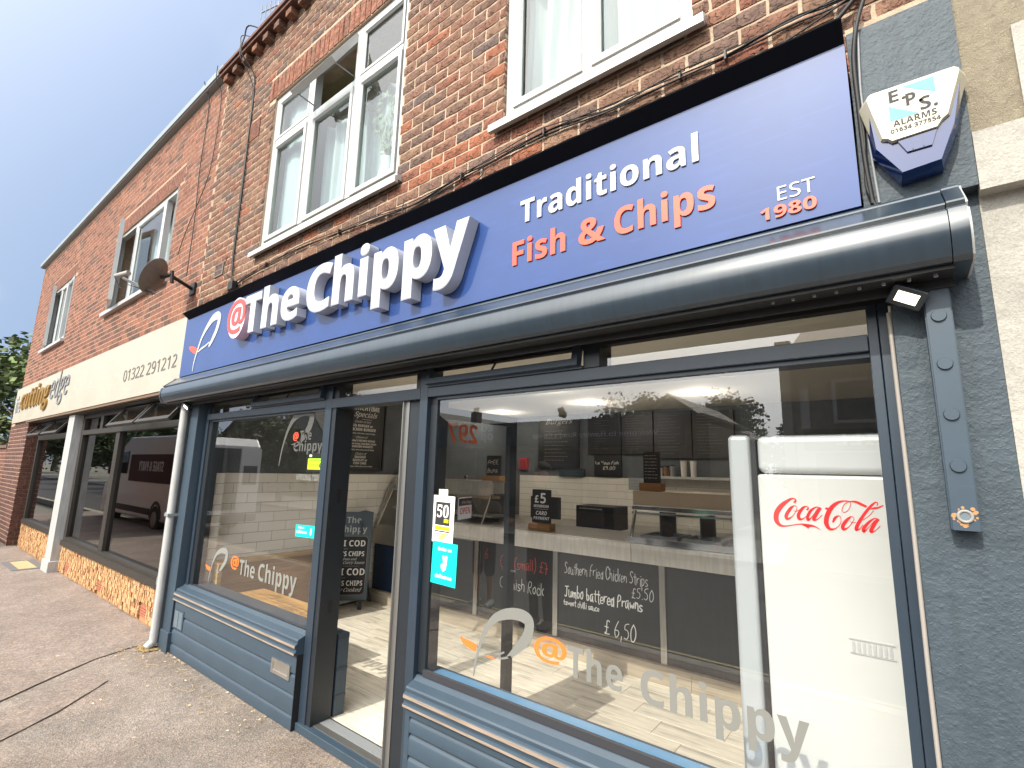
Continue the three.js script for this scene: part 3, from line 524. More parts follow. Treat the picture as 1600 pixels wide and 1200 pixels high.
// ---------------------------------------------------------------- sign
const signThing = thing('shop_sign', 'long blue fascia sign with raised white letters reading @The Chippy', 'sign', [-2.9, 2.54, 0.24]);
{
  const s = signThing, x0 = -5.735, x1 = -0.034, y0 = 2.54, yT = 3.186;
  part('panel', [bx(x0, x1, y0, yT, 0.205, 0.24)], M.signBlue, s);
  part('side_return', [bx(x0, x0 + 0.004, y0, yT, 0.0, 0.203), bx(x1 - 0.004, x1, y0, yT, 0.0, 0.203), bx(x0 + 0.005, x1 - 0.005, y0, y0 + 0.004, 0.0, 0.203)], M.signBlack, s);
  part('hood', [prismX([[0.2405, 3.136], [0.303, 3.186], [0.304, 3.191], [0.0, 3.191], [0.0, 3.187], [0.2405, 3.1865]], x0 + 0.05, x1)], M.signBlack, s);
  // big letters
  const big = (txt, o, m, name) => letters(txt, SANS_B, { z: 0.241, depth: 0.080, bevel: 0.003, fat: 0.0075, curve: 7, ...o }).forEach((g) => part(name || 'letter', g, m, s, { keepUV: true }));
  big('The', { x0: -4.215, x1: -3.335, base: 2.741, cap: 0.312 }, M.letterWhite);
  big('C', { x0: -3.275, x1: -2.935, base: 2.735, cap: 0.325 }, M.letterWhite);
  big('hippy', { x0: -2.955, x1: -1.69, base: 2.742, cap: 0.318 }, M.letterWhite);
  { // @ : a solid pink-sided block with the red sign on its face
    const e = new THREE.Shape(); e.absellipse(-4.358, 2.905, 0.158, 0.178, 0, Math.PI * 2);
    const g = new THREE.ExtrudeGeometry(e, { depth: 0.078, bevelEnabled: false, curveSegments: 36 }).translate(0, 0, 0.241);
    part('letter', g, M.letterPink, s);
    const [at] = letters('@', SANS_B, { x0: -4.545, x1: -4.175, base: 2.795, cap: 0.268, z: 0.3195, depth: 0.004, curve: 9 });
    part('at_sign', at, M.letterRed, s, { keepUV: true });
  }
  const cut = (txt, o, m) => letters(txt, SANS_B, { z: 0.2402, depth: 0.007, curve: 6, ...o }).forEach((g) => part('letter', g, m, s, { keepUV: true }));
  cut('Traditional', { x0: -1.405, x1: -0.515, base: 2.893, cap: 0.118 }, M.vinylWhite);
  cut('Fish', { x0: -1.46, x1: -1.125, base: 2.680, cap: 0.122 }, M.vinylRed); cut('&', { x0: -1.075, x1: -0.935, base: 2.680, cap: 0.120 }, M.vinylRed); cut('Chips', { x0: -0.90, x1: -0.468, base: 2.680, cap: 0.122 }, M.vinylRed);
  letters('EST', SANS, { x0: -0.275, x1: -0.152, base: 2.634, cap: 0.052, z: 0.2402, depth: 0.003 }).forEach((g) => part('letter', g, M.vinylWhite, s, { keepUV: true }));
  cut('1980', { x0: -0.328, x1: -0.15, base: 2.572, cap: 0.044 }, M.vinylRed);
  const logo = [[203, 63, 8, 205, 124, 14, 226, 195, 18, 270, 287, 25, 327, 384, 30, 415, 468, 50, 521, 536, 70, 615, 556, 80, 672, 540, 66, 682, 488, 57, 653, 412, 55, 594, 338, 48, 541, 286, 35, 518, 272, 19], [275, 250, 10, 346, 270, 18, 428, 285, 18, 530, 315, 10]];
  strokes(logo, 0.001, -5.6, 2.5, 0.2402, 0.004).forEach((g) => part('logo_stroke', g, M.vinylWhite, s, { keepUV: true }));
  strokes([[47, 325, 20, 117, 300, 52, 200, 272, 60, 236, 258, 44]], 0.001, -5.6, 2.5, 0.2403, 0.004).forEach((g) => part('logo_tail', g, M.vinylRed, s, { keepUV: true }));
}
// ---------------------------------------------------------------- shutter box, guide rail, flood lamps
{
  const s = thing('roller_shutter_box', 'long slate grey roller shutter housing running under the blue sign', 'shutter box', [-2.8, 2.28, 0.25]);
  const prof = []; prof.push([0.05, 2.275], [0.05, 2.527], [0.222, 2.534], [0.238, 2.532], [0.244, 2.524], [0.246, 2.518], [0.326, 2.446], [0.328, 2.440], [0.319, 2.430], [0.322, 2.423], [0.340, 2.419], [0.344, 2.415]);
  for (let i = 0; i <= 10; i++) { const a = i / 10; prof.push([0.345 + 0.012 * Math.sin(Math.PI * a) - 0.014 * a * a, 2.412 - 0.125 * a]); }
  prof.push([0.318, 2.275]);
  let hood = prismX(prof, -5.82, 0.155); hood = toCreasedNormals(hood, 0.25);
  part('housing', hood, M.shutter, s);
  let cap = prismX(prof.map(([z, y]) => [z + (z > 0.1 ? 0.003 : 0), y + (y > 2.4 ? 0.002 : -0.003)]), 0.157, 0.196); cap = toCreasedNormals(cap, 0.25); part('end_cap', cap, M.shutter, s);
  let cap2 = prismX(prof.map(([z, y]) => [z + (z > 0.1 ? 0.003 : 0), y + (y > 2.4 ? 0.002 : -0.003)]), -5.86, -5.822); cap2 = toCreasedNormals(cap2, 0.25); part('end_cap', cap2, M.shutter, s);
  part('end_plate', prismX(prof.map(([z, y]) => [z - 0.004, y - 0.004]), 0.197, 0.202), M.whitePaint, s);
  part('shutter_slot', [bx(-5.78, 0.16, 2.262, 2.274, 0.13, 0.30), bx(-5.78, 0.16, 2.236, 2.262, 0.20, 0.215), bx(-5.78, 0.19, 2.25, 2.275, 0.052, 0.1)], M.black, s);
  const br = []; for (let i = 0; i < 8; i++) br.push(rod([-0.3 + 0.06 * i, 2.262, 0.27], [-0.3 + 0.06 * i, 2.254, 0.27], 0.005)); part('screws', br, M.greyPipe, s);
}
{
  const s = thing('shutter_guide_rail', 'slate blue steel guide rail with round caps and rusty foot on the rendered pier', 'guide rail', [0.12, 1.55, 0.18]);
  part('rail', [bx(0.092, 0.147, 1.548, 2.26, 0.152, 0.208), bx(0.0885, 0.0918, 1.548, 2.26, 0.152, 0.20), bx(0.1472, 0.1505, 1.548, 2.26, 0.152, 0.20)], M.slateLight, s);
  for (const y of [2.155, 2.012, 1.866, 1.722]) { let g = new THREE.CylinderGeometry(0.0165, 0.0185, 0.007, 28).rotateX(Math.PI / 2).translate(0.119, y, 0.2115); part('cap', g, M.slateLight, s); }
  part('bolt_hole', [new THREE.TorusGeometry(0.0145, 0.004, 10, 28).translate(0.12, 1.586, 0.210)], mat(0.25, 0.24, 0.22, { roughness: 0.6 }), s); part('bolt_face', disc(0.12, 1.586, 0.209, 0.0125, 0.003), mat(0.12, 0.15, 0.17), s);
  const r = mulberry(4), rust = []; for (let i = 0; i < 26; i++) { const a = r() * 6.28, d = 0.017 + r() * 0.012; rust.push(new THREE.CircleGeometry(0.002 + r() * 0.004, 7).translate(clamp(0.12 + Math.cos(a) * d, 0.096, 0.144), clamp(1.586 + Math.sin(a) * d * 0.9, 1.553, 1.62), 0.2083 + i * 0.00003)); }
  part('rust_patch', rust, mat(0.36, 0.20, 0.09, { roughness: 0.95 }), s, { kind: 'stuff' });
}
function flood(label, x, y, z, turn) {
  const s = thing('flood_lamp', label, 'lamp', [x, y, z], 'lit flood lamps under the shutter box');
  const R = (g) => g.rotateX(0.55).rotateZ(-0.5).rotateY(turn).translate(x, y, z);
  part('body', [R(rbx(-0.045, 0.045, -0.03, 0.03, -0.02, 0.012, 0.006))], M.slateDark, s); part('bracket', rod([x, y, z], [x - 0.01, y + 0.05, z - 0.06], 0.008), M.slateDark, s);
  part('lens', [R(bx(-0.028, 0.028, -0.0155, 0.0155, 0.0125, 0.0145))], new THREE.MeshStandardMaterial({ color: 0xffffff, emissive: new THREE.Color(1, 0.86, 0.6), emissiveIntensity: 1.1, roughness: 0.4 }), s);
  const leds = []; for (let i = 0; i < 5; i++) for (let j = 0; j < 3; j++) leds.push(R(bx(-0.023 + i * 0.0105, -0.018 + i * 0.0105, -0.012 + j * 0.0095, -0.007 + j * 0.0095, 0.0147, 0.0157))); part('led', leds, new THREE.MeshStandardMaterial({ color: 0xffffff, emissive: new THREE.Color(1, 0.92, 0.75), emissiveIntensity: 2.5 }), s);
  const l = new THREE.SpotLight(new THREE.Color(1, 0.85, 0.62), 1.6, 6, 1.1, 0.6); l.position.copy(new THREE.Vector3(0, 0, 0.03).applyEuler(new THREE.Euler(0.55, turn, 0)).add(new THREE.Vector3(x, y, z)));
  l.target.position.copy(l.position).add(new THREE.Vector3(Math.sin(turn) * 0.6, -0.6, 0.9)); l.castShadow = true; scene.add(l, l.target);
}
flood('lit flood lamp under the right end of the shutter box beside the guide rail', 0.052, 2.218, 0.235, 0.15);
flood('lit flood lamp under the left end of the shutter box above the blue pilaster', -5.42, 2.22, 0.24, 0.3);

// ---------------------------------------------------------------- alarm box
{
  const s = thing('alarm_box', 'cream six-sided alarm box with a blue lower half reading E.P.S. ALARMS', 'alarm box', [0.12, 2.6, 0.2]);
  const back = [[0.0, 2.872], [0.008, 2.885], [0.225, 2.882], [0.246, 2.855], [0.218, 2.71], [0.176, 2.598], [0.075, 2.588], [0.012, 2.70]].map(([x, y]) => [x - 0.004, y]);
  const cx = 0.118, cy = 2.755, face = (k, dy = 0) => back.map(([x, y]) => [cx + (x - cx) * k, cy + (y - cy) * k + dy]);
  const loft = (A, za, B, zb, cap) => { const pos = []; for (let i = 0; i < A.length; i++) { const j = (i + 1) % A.length; pos.push(...A[j], za, ...A[i], za, ...B[i], zb, ...A[j], za, ...B[i], zb, ...B[j], zb); } const g = new THREE.BufferGeometry(); g.setAttribute('position', new THREE.Float32BufferAttribute(pos, 3)); g.computeVertexNormals(); const o = [g]; if (cap) o.push(new THREE.ShapeGeometry(new THREE.Shape(B.map(([x, y]) => new THREE.Vector2(x, y)))).translate(0, 0, zb)); return o; };
  const blue = phys(0.004, 0.022, 0.12, { roughness: 0.12, clearcoat: 0.8, clearcoatRoughness: 0.05 });
  part('back_box', [...loft(face(1.0), 0.199, face(1.0), 0.225), ...loft(face(1.0), 0.225, face(0.9, -0.004), 0.268, true)], blue, s);
  const lens = [[0.070, 2.704], [0.166, 2.704], [0.150, 2.655], [0.092, 2.655]];
  part('lens_ridge', [...loft(lens, 0.262, lens.map(([x, y]) => [x, y + 0.004]), 0.275, true), bx(0.105, 0.107, 2.662, 2.70, 0.274, 0.278), bx(0.130, 0.132, 2.662, 2.70, 0.274, 0.278)], blue, s);
  const c0 = [[-0.014, 2.868], [-0.006, 2.884], [0.004, 2.889], [0.232, 2.884], [0.246, 2.872], [0.248, 2.858], [0.210, 2.730], [0.186, 2.724], [0.170, 2.703], [0.056, 2.700], [0.046, 2.712], [0.018, 2.716]];
  const c1 = [[0.008, 2.868], [0.012, 2.880], [0.020, 2.885], [0.218, 2.880], [0.228, 2.872], [0.229, 2.862], [0.192, 2.738], [0.179, 2.728], [0.165, 2.708], [0.060, 2.705], [0.050, 2.716], [0.037, 2.722]];
  let shell = toCreasedNormals(mergeGeometries([...loft(c0, 0.222, c0, 0.238), ...loft(c0, 0.238, c1, 0.282, true)].map((g) => metreUV(g))), 0.3);
  part('cover', shell, phys(0.50, 0.462, 0.345, { roughness: 0.38, clearcoat: 0.2 }), s);
  const X = (u) => 0.058 + u * 0.122, Yy = (v) => 2.716 + v * 0.158;
  const ink = mat(0.03, 0.028, 0.03), cyan = mat(0.16, 0.50, 0.66);
  part('blue_triangle', [plateZ([[X(0.32), Yy(0.99)], [X(0.94), Yy(0.99)], [X(0.94), Yy(0.66)]], 0.2822, 0.0008)], cyan, s); part('blue_triangle', [plateZ([[X(0.02), Yy(0.67)], [X(0.02), Yy(0.34)], [X(0.58), Yy(0.34)]], 0.2822, 0.0008)], cyan, s);
  const t = (txt, o, f = SANS_B) => part('lettering', letters(txt, f, { z: 0.2823, depth: 0.0008, ...o }), ink, s, { keepUV: true });
  t('E.', { x0: X(0.0), x1: X(0.40), base: Yy(0.73), cap: 0.040 }); t('P.', { x0: X(0.33), x1: X(0.70), base: Yy(0.56), cap: 0.040 }); t('S.', { x0: X(0.60), x1: X(0.98), base: Yy(0.375), cap: 0.042 });
  t('ALARMS', { x0: X(0.07), x1: X(0.92), base: Yy(0.205), cap: 0.019 }); t('01634 377554', { x0: X(0.0), x1: X(0.97), base: Yy(0.075), cap: 0.0135 }, SANS_B);
}
// ---------------------------------------------------------------- cables and dish
{
  const c = thing('cable_bundle', 'bundle of thin black cables sagging along the top of the blue sign', 'cables', [-3, 3.4, 0]);
  const r = mulberry(14);
  const top = [[-5.75, 3.33], [-5.2, 3.50], [-4.6, 3.545], [-4.0, 3.555], [-3.4, 3.53], [-2.9, 3.50], [-2.5, 3.475], [-2.05, 3.515], [-1.83, 3.525], [-1.42, 3.55], [-1.02, 3.508], [-0.66, 3.505], [-0.46, 3.497], [-0.2, 3.515], [-0.05, 3.51], [0.25, 3.53]];
  for (let k = 0; k < 4; k++) part('cable', tube(top.map(([x, y], i) => [x, y + (r() - 0.5) * 0.022 + (k - 1.5) * 0.005, 0.012 + 0.008 * k * r()]), 0.0045 - k * 0.0005, 140, 5), M.cable, c);
  part('cable', tube([[-2.55, 3.42, 0.015], [-2.50, 3.40, 0.03], [-2.2, 3.41, 0.02], [-1.9, 3.445, 0.02], [-1.87, 3.50, 0.02]], 0.004, 50, 5), M.cable, c);
  part('cable', tube([[-2.62, 3.55, 0.015], [-2.60, 3.42, 0.03], [-2.45, 3.44, 0.03], [-2.0, 3.50, 0.02]], 0.004, 50, 5), M.cable, c);
  part('cable', tube([[-1.2, 3.28, 0.012], [-0.8, 3.34, 0.015], [-0.45, 3.395, 0.015], [-0.2, 3.44, 0.02], [0.0, 3.50, 0.02], [0.2, 3.60, 0.02]], 0.004, 60, 5), M.cable, c);
  part('cable', tube([[-0.20, 3.26, 0.02], [-0.15, 3.34, 0.03], [-0.05, 3.42, 0.03], [0.05, 3.52, 0.02], [0.2, 3.62, 0.02]], 0.009, 40, 6), M.cable, c);
  part('cable', tube([[0.24, 3.72, 0.02], [0.12, 3.5, 0.2], [0.02, 3.26, 0.215], [-0.012, 3.1, 0.215], [-0.014, 2.9, 0.212], [-0.012, 2.7, 0.214], [-0.004, 2.55, 0.212]], 0.0075, 60, 6), M.cable, c);
  part('cable', tube([[0.0, 3.215, 0.218], [-0.018, 3.0, 0.212], [-0.008, 2.8, 0.216], [-0.016, 2.62, 0.212], [0.002, 2.54, 0.215]], 0.005, 60, 6), M.cable, c);
  part('cable', tube([[0.006, 3.18, 0.208], [-0.004, 2.95, 0.206], [0.004, 2.75, 0.208], [0.012, 2.55, 0.206]], 0.004, 60, 6), M.greyPipe, c);
  for (const [x, y] of [[-4.6, 3.55], [-3.4, 3.53], [-2.05, 3.515], [-1.42, 3.55], [-0.66, 3.505], [-0.46, 3.497]]) part('clip', [bx(x - 0.004, x + 0.004, y - 0.022, y + 0.022, 0.0, 0.03)], M.black, c);
  part('junction_box', [rbx(-5.32, -5.22, 3.43, 3.53, 0.0, 0.06, 0.01)], M.black, c);
  part('cable', tube([[-5.27, 3.5, 0.03], [-5.36, 3.6, 0.02], [-5.55, 3.72, 0.03], [-5.5, 3.86, 0.02], [-5.38, 3.78, 0.015], [-5.30, 3.6, 0.02]], 0.004, 50, 5), M.cable, c);
  const v = thing('aerial_cable', 'pair of black cables running down the brown brickwork from the coping', 'cable', [-5.4, 3.5, 0]);
  part('cable', tube([[-5.15, 6.46, -0.1], [-5.45, 6.62, 0.12], [-5.52, 6.50, 0.135], [-5.48, 6.25, 0.16], [-5.43, 6.0, 0.01], [-5.385, 5.2, 0.012], [-5.375, 4.4, 0.012], [-5.38, 3.8, 0.012], [-5.33, 3.52, 0.02]], 0.008, 120, 6), M.cable, v);
  part('cable', tube([[-5.3, 6.46, -0.1], [-5.60, 6.58, 0.12], [-5.60, 6.45, 0.135], [-5.50, 6.22, 0.16], [-5.45, 5.9, 0.01], [-5.40, 5.2, 0.012], [-5.40, 4.4, 0.012], [-5.40, 3.8, 0.012], [-5.35, 3.55, 0.02]], 0.005, 120, 6), M.cable, v);
  tag(part('aerial_cable', tube([[-6.35, 6.6, 0.1], [-6.36, 6.4, 0.09], [-6.35, 6.2, 0.01], [-6.4, 5.2, 0.012], [-6.9, 4.6, 0.012], [-7.1, 4.3, 0.012]], 0.005, 80, 5), M.cable), 'thin dark cable crossing the orange brickwork near the salon roof corner', 'cable');
  tag(part('aerial_cable', tube([[-6.75, 6.58, 0.1], [-6.75, 6.3, 0.012], [-6.75, 5.4, 0.012], [-6.68, 4.7, 0.012], [-6.62, 3.9, 0.03]], 0.006, 80, 5), M.cable), 'thin dark cable dropping to the satellite dish', 'cable');
}
{
  const s = thing('satellite_dish', 'weathered grey satellite dish on wall bracket between salon and chip shop', 'satellite dish', [-6.5, 3.7, 0.2]);
  const gry = mat(0.21, 0.185, 0.165, { roughness: 0.75, map: rep(T.grain, 0.4) });
  const c = [-6.43, 3.73, 0.36], dir = new THREE.Vector3(-0.62, 0.34, 0.70).normalize(), q = new THREE.Quaternion().setFromUnitVectors(new THREE.Vector3(0, 1, 0), dir);
  const pts = []; for (let i = 0; i <= 12; i++) { const t = i / 12; pts.push(new THREE.Vector2(0.001 + 0.20 * t, 0.055 * t * t)); } for (let i = 12; i >= 0; i--) { const t = i / 12; pts.push(new THREE.Vector2(0.001 + 0.204 * t, 0.055 * t * t - 0.006)); }
  part('dish', new THREE.LatheGeometry(pts, 48).scale(1, 1, 1.12).applyQuaternion(q).translate(...c), gry, s);
  const L = [c[0] + dir.x * 0.36 - 0.02, c[1] + dir.y * 0.10 - 0.02, c[2] + dir.z * 0.36];
  part('feed_arm', [rod([c[0] - 0.02, c[1] - 0.20, c[2] + 0.02], [L[0], L[1] - 0.05, L[2]], 0.013), rod([c[0] + 0.03, c[1] - 0.19, c[2]], [L[0] + 0.02, L[1] - 0.05, L[2]], 0.006)], M.greyPipe, s);
  part('feed_horn', [rod([L[0] + 0.05, L[1] + 0.01, L[2] - 0.03], [L[0] - 0.10, L[1] - 0.02, L[2] + 0.05], 0.03, 14, 0.024)], mat(0.30, 0.28, 0.26), s);
  part('feed_cable', tube([[L[0] - 0.1, L[1] - 0.04, L[2] + 0.05], [L[0] - 0.05, L[1] - 0.15, L[2]], [L[0] + 0.1, L[1] - 0.14, L[2] - 0.03], [c[0], c[1] - 0.2, c[2]]], 0.004, 30, 5), M.cable, s);
  part('mount', [rod([c[0] + 0.03, c[1], c[2] - 0.02], [c[0] + 0.12, c[1] + 0.04, c[2] - 0.09], 0.024), rod([c[0] + 0.12, c[1] + 0.08, c[2] - 0.09], [c[0] + 0.13, c[1] - 0.06, c[2] - 0.10], 0.02), rod([c[0] + 0.12, c[1] + 0.02, c[2] - 0.09], [-6.42, 3.70, 0.02], 0.02), bx(-6.49, -6.35, 3.63, 3.77, 0.001, 0.02)], M.black, s);
}
{ const a = thing('roof_aerial', 'thin television aerial poking above the coping of the brown brick parapet', 'aerial', [-7.6, 6.2, -1]);
  const g = [rod([-7.5, 6.2, -1], [-7.5, 9.25, -1], 0.015)]; g.push(rod([-7.9, 9.2, -0.9], [-7.1, 9.2, -1.1], 0.012)); for (let i = 0; i < 8; i++) g.push(rod([-7.88 + i * 0.1, 9.2 - 0.14, -0.9 - i * 0.025], [-7.88 + i * 0.1, 9.2 + 0.14, -0.9 - i * 0.025], 0.006)); part('mast', g, M.greyPipe, a); }

// ---------------------------------------------------------------- shop front joinery
const shop = thing('glazed_shopfront', 'slate blue glazed chip shop front with panelled risers and an open door', 'shop front', [-2.7, 0, 0.1]);
{
  const s = shop, zf = 0.10, zg = 0.06, J = (name, b, m = M.slate) => part(name, b, m, s);
  const fr = (x0, x1, y0, y1, z0 = -0.02, z1 = zf) => rbx(x0, x1, y0, y1, z0, z1, 0.003, 1);
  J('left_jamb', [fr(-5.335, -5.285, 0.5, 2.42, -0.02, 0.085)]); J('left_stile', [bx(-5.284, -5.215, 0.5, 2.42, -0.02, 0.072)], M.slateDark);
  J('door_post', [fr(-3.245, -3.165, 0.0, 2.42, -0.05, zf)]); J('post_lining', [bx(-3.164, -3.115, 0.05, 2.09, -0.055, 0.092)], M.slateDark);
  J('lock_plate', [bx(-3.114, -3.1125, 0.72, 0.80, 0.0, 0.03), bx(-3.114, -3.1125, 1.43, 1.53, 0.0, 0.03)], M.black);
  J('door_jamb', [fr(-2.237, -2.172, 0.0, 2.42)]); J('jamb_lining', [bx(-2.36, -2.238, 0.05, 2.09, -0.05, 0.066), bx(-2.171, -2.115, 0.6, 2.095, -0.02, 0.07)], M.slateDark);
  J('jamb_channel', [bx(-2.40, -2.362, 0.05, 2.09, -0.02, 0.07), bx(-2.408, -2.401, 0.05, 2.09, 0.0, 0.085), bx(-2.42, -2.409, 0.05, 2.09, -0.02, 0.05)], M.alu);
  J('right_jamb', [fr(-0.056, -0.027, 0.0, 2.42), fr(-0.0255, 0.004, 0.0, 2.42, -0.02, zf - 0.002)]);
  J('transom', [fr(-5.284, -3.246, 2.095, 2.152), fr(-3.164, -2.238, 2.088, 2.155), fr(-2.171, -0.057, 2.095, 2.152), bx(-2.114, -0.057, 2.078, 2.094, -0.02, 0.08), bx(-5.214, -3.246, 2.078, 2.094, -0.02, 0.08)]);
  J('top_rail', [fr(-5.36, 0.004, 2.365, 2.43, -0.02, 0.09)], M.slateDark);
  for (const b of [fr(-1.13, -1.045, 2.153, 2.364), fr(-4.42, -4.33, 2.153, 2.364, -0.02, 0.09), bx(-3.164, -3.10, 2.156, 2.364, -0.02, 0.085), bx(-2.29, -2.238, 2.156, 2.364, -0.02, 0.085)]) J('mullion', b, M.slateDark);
  // glass
  const G = (name, x0, x1, y0, y1, z = zg) => part(name, panelQuad(x0, x1, y0, y1, z), M.glass, s);
  const winR = G('window_pane', -2.114, -0.057, 0.595, 2.077), winL = G('window_pane', -5.214, -3.246, 0.56, 2.077);
  G('top_light', -3.10, -2.29, 2.156, 2.364); G('top_light', -1.045, -0.057, 2.153, 2.364); G('top_light', -5.284, -4.42, 2.153, 2.364);
  // two top lights opened a crack
  const vent = (x0, x1, label) => {
    const R = (g) => g.rotateX(-0.20).translate((x0 + x1) / 2, 2.365, zg + 0.03), L = (x1 - x0) / 2, h = 0.205;
    const f = part('open_top_light', ring(-L, L, -h, 0, -0.03, 0.012, 0.032).map(R), M.slate, s, { label }); part('pane', R(panelQuad(-L + 0.03, L - 0.03, -h + 0.03, -0.03, -0.01)), M.glass, f); part('handle', [R(rod([-0.04, -h + 0.03, -0.02], [-0.035, -h + 0.11, -0.05], 0.006))], M.black, f);
    part('vent_sill', [bx(x0 - 0.01, x1 + 0.01, 2.1525, 2.166, -0.02, 0.112)], M.slate, s);
  };
  vent(-2.16, -1.14, 'narrow top light over the big window, tilted open'); vent(-4.325, -3.255, 'narrow top light over the left window, tilted open');
  // sills
  const sill = (x0, x1, yb) => {
    const prof = [[-0.08, yb], [-0.08, yb + 0.135], [0.075, yb + 0.132], [0.098, yb + 0.112], [0.142, yb + 0.096], [0.148, yb + 0.088], [0.148, yb + 0.072], [0.160, yb + 0.066], [0.164, yb + 0.060], [0.164, yb + 0.045], [0.153, yb + 0.038], [0.153, yb + 0.024], [0.166, yb + 0.016], [0.166, yb + 0.003], [0.152, yb]];
    part('sill', prismX(prof, x0, x1), M.slateLight, s);
    part('worn_edge', [bx(x0 + 0.002, x1 - 0.002, yb + 0.046, yb + 0.0605, 0.1642, 0.1652), bx(x0 + 0.002, x1 - 0.002, yb + 0.004, yb + 0.0155, 0.1662, 0.1672), bx(x0 + 0.002, x1 - 0.002, yb + 0.0605, yb + 0.0612, 0.154, 0.1652)], M.bareWood, s);
    part('gasket', [bx(x0 + 0.05, x1 - 0.05, yb + 0.1345, yb + (x0 < -4 ? 0.142 : 0.168), 0.0615, x0 < -4 ? 0.07 : 0.080)], M.gasket, s);
  };
  sill(-5.355, -3.248, 0.455); sill(-2.17, 0.0, 0.457);
  part('inner_sill', [bx(-2.114, -0.057, 0.575, 0.598, -0.052, 0.052)], mat(0.10, 0.25, 0.42, { roughness: 0.35 }), s); part('inner_sill', [bx(-5.214, -3.25, 0.565, 0.585, -0.075, 0.05)], M.whitePaint, s);
  // risers of shaped boards
  const boards = (x0, x1, ys) => { for (let i = 0; i + 1 < ys.length; i++) { const t = ys[i], b = ys[i + 1], p = [[0.09, b], [0.136, b], [0.1405, b + 0.006], [0.1405, t - 0.024], [0.134, t - 0.012], [0.126, t - 0.0065], [0.122, t - 0.001], [0.09, t - 0.001]]; part('board', toCreasedNormals(prismX(p, x0, x1), 0.6), M.slateLight, s); } };
  boards(-5.35, -3.252, [0.454, 0.335, 0.212, 0.09, 0.0]); boards(-2.135, 0.0, [0.415, 0.335, 0.232, 0.115, 0.0]);
  part('riser_edge', [bx(-3.2515, -3.2475, 0.0, 0.455, 0.0, 0.142)], M.black, s); part('riser_frame', [bx(-2.17, -2.1355, 0.0, 0.456, 0.0, 0.1415), bx(-2.135, 0.0, 0.4155, 0.456, 0.05, 0.1415)], M.slateLight, s); part('riser_back', [bx(-5.35, -3.25, 0.0, 0.45, -0.09, 0.088), bx(-2.13, 0.0, 0.0, 0.45, -0.09, 0.088)], M.slate, s);
  const vg = [bx(-5.335, -5.125, 0.225, 0.385, 0.141, 0.1455)]; part('air_vent', vg, M.slateLight, s); const lv = []; for (let j = 0; j < 12; j++) for (const a of [-5.315, -5.222]) lv.push(bx(a, a + 0.078, 0.238 + j * 0.0115, 0.243 + j * 0.0115, 0.1457, 0.148)); part('air_vent_slat', lv, mat(0.17, 0.21, 0.24), s);
  part('letter_plate', [...ring(-3.555, -3.315, 0.286, 0.378, 0.141, 0.149, 0.022), bx(-3.533, -3.337, 0.308, 0.356, 0.141, 0.145)], M.steel, s);
  // threshold
  part('threshold', [rbx(-3.245, -2.17, 0.0, 0.05, -0.03, 0.118, 0.004)], M.slateLight, s); part('threshold_plate', [bx(-3.16, -2.36, 0.0502, 0.054, -0.06, 0.07)], M.alu, s);
  const ribs = []; for (let i = 0; i < 9; i++) ribs.push(bx(-3.155, -2.365, 0.0542, 0.0562, -0.045 + i * 0.008, -0.041 + i * 0.008)); part('threshold_grip', ribs, M.greyPipe, s);
  // door, swung right in against the window
  const door = part('door', (() => { const x = -2.30, a = ring(-0.80, 0, 0.03, 2.04, -0.022, 0.022, 0.07); return a.map((g) => g.rotateY(-Math.PI / 2 - 0.05).translate(x, 0.03, -0.06)); })(), M.slateDark, s, { label: 'glazed shop door swung fully in' });
  const D = (g) => g.rotateY(-Math.PI / 2 - 0.05).translate(-2.30, 0.03, -0.06);
  part('door_pane', D(panelQuad(-0.73, -0.07, 0.10, 1.97, 0)), M.glass, door);
  part('handle', [D(rbx(-0.78, -0.752, 0.88, 1.02, 0.022, 0.035, 0.005)), D(rod([-0.765, 0.96, 0.03], [-0.765, 0.96, -0.06], 0.008))], M.steel, door);
  part('door_closer', [D(bx(-0.30, -0.05, 1.99, 2.03, 0.022, 0.06))], M.alu, door);
  part('house_number', letters('297', SANS_B, { x0: -0.42, x1: -0.14, base: 1.825, cap: 0.125, z: 0.003, depth: 0.001 }).map(D), M.vinylOrange, door, { keepUV: true });
  // vinyl on the windows
  const vin = (txt, font, o, m, pn) => part('vinyl_lettering', letters(txt, font, { z: zg + 0.002, depth: 0.0012, ...o }), m, pn, { keepUV: true });
  vin('@', SANS_B, { x0: -1.42, x1: -1.225, base: 0.848, cap: 0.098 }, M.vinylOrange, winR); vin('The', SANS_B, { x0: -1.232, x1: -0.965, base: 0.812, cap: 0.122 }, M.etch, winR); vin('Chippy', SANS_B, { x0: -0.905, x1: -0.315, base: 0.800, cap: 0.125 }, M.etch, winR);
  vin('@', SANS_B, { x0: -4.53, x1: -4.37, base: 0.835, cap: 0.095 }, M.vinylOrange, winL); vin('The', SANS_B, { x0: -4.365, x1: -4.09, base: 0.80, cap: 0.115 }, M.etch, winL); vin('Chippy', SANS_B, { x0: -4.05, x1: -3.475, base: 0.80, cap: 0.125 }, M.etch, winL);
  const lg = [[127, 75, 6, 134, 125, 13, 149, 187, 15, 177, 262, 20, 213, 324, 29, 262, 372, 40, 334, 402, 50, 405, 410, 54, 452, 397, 56, 462, 365, 52, 447, 318, 51, 408, 273, 43, 365, 231, 27, 340, 211, 16], [255, 209, 6, 288, 213, 8, 317, 227, 8], [282, 190, 7, 318, 201, 9, 359, 216, 10]];
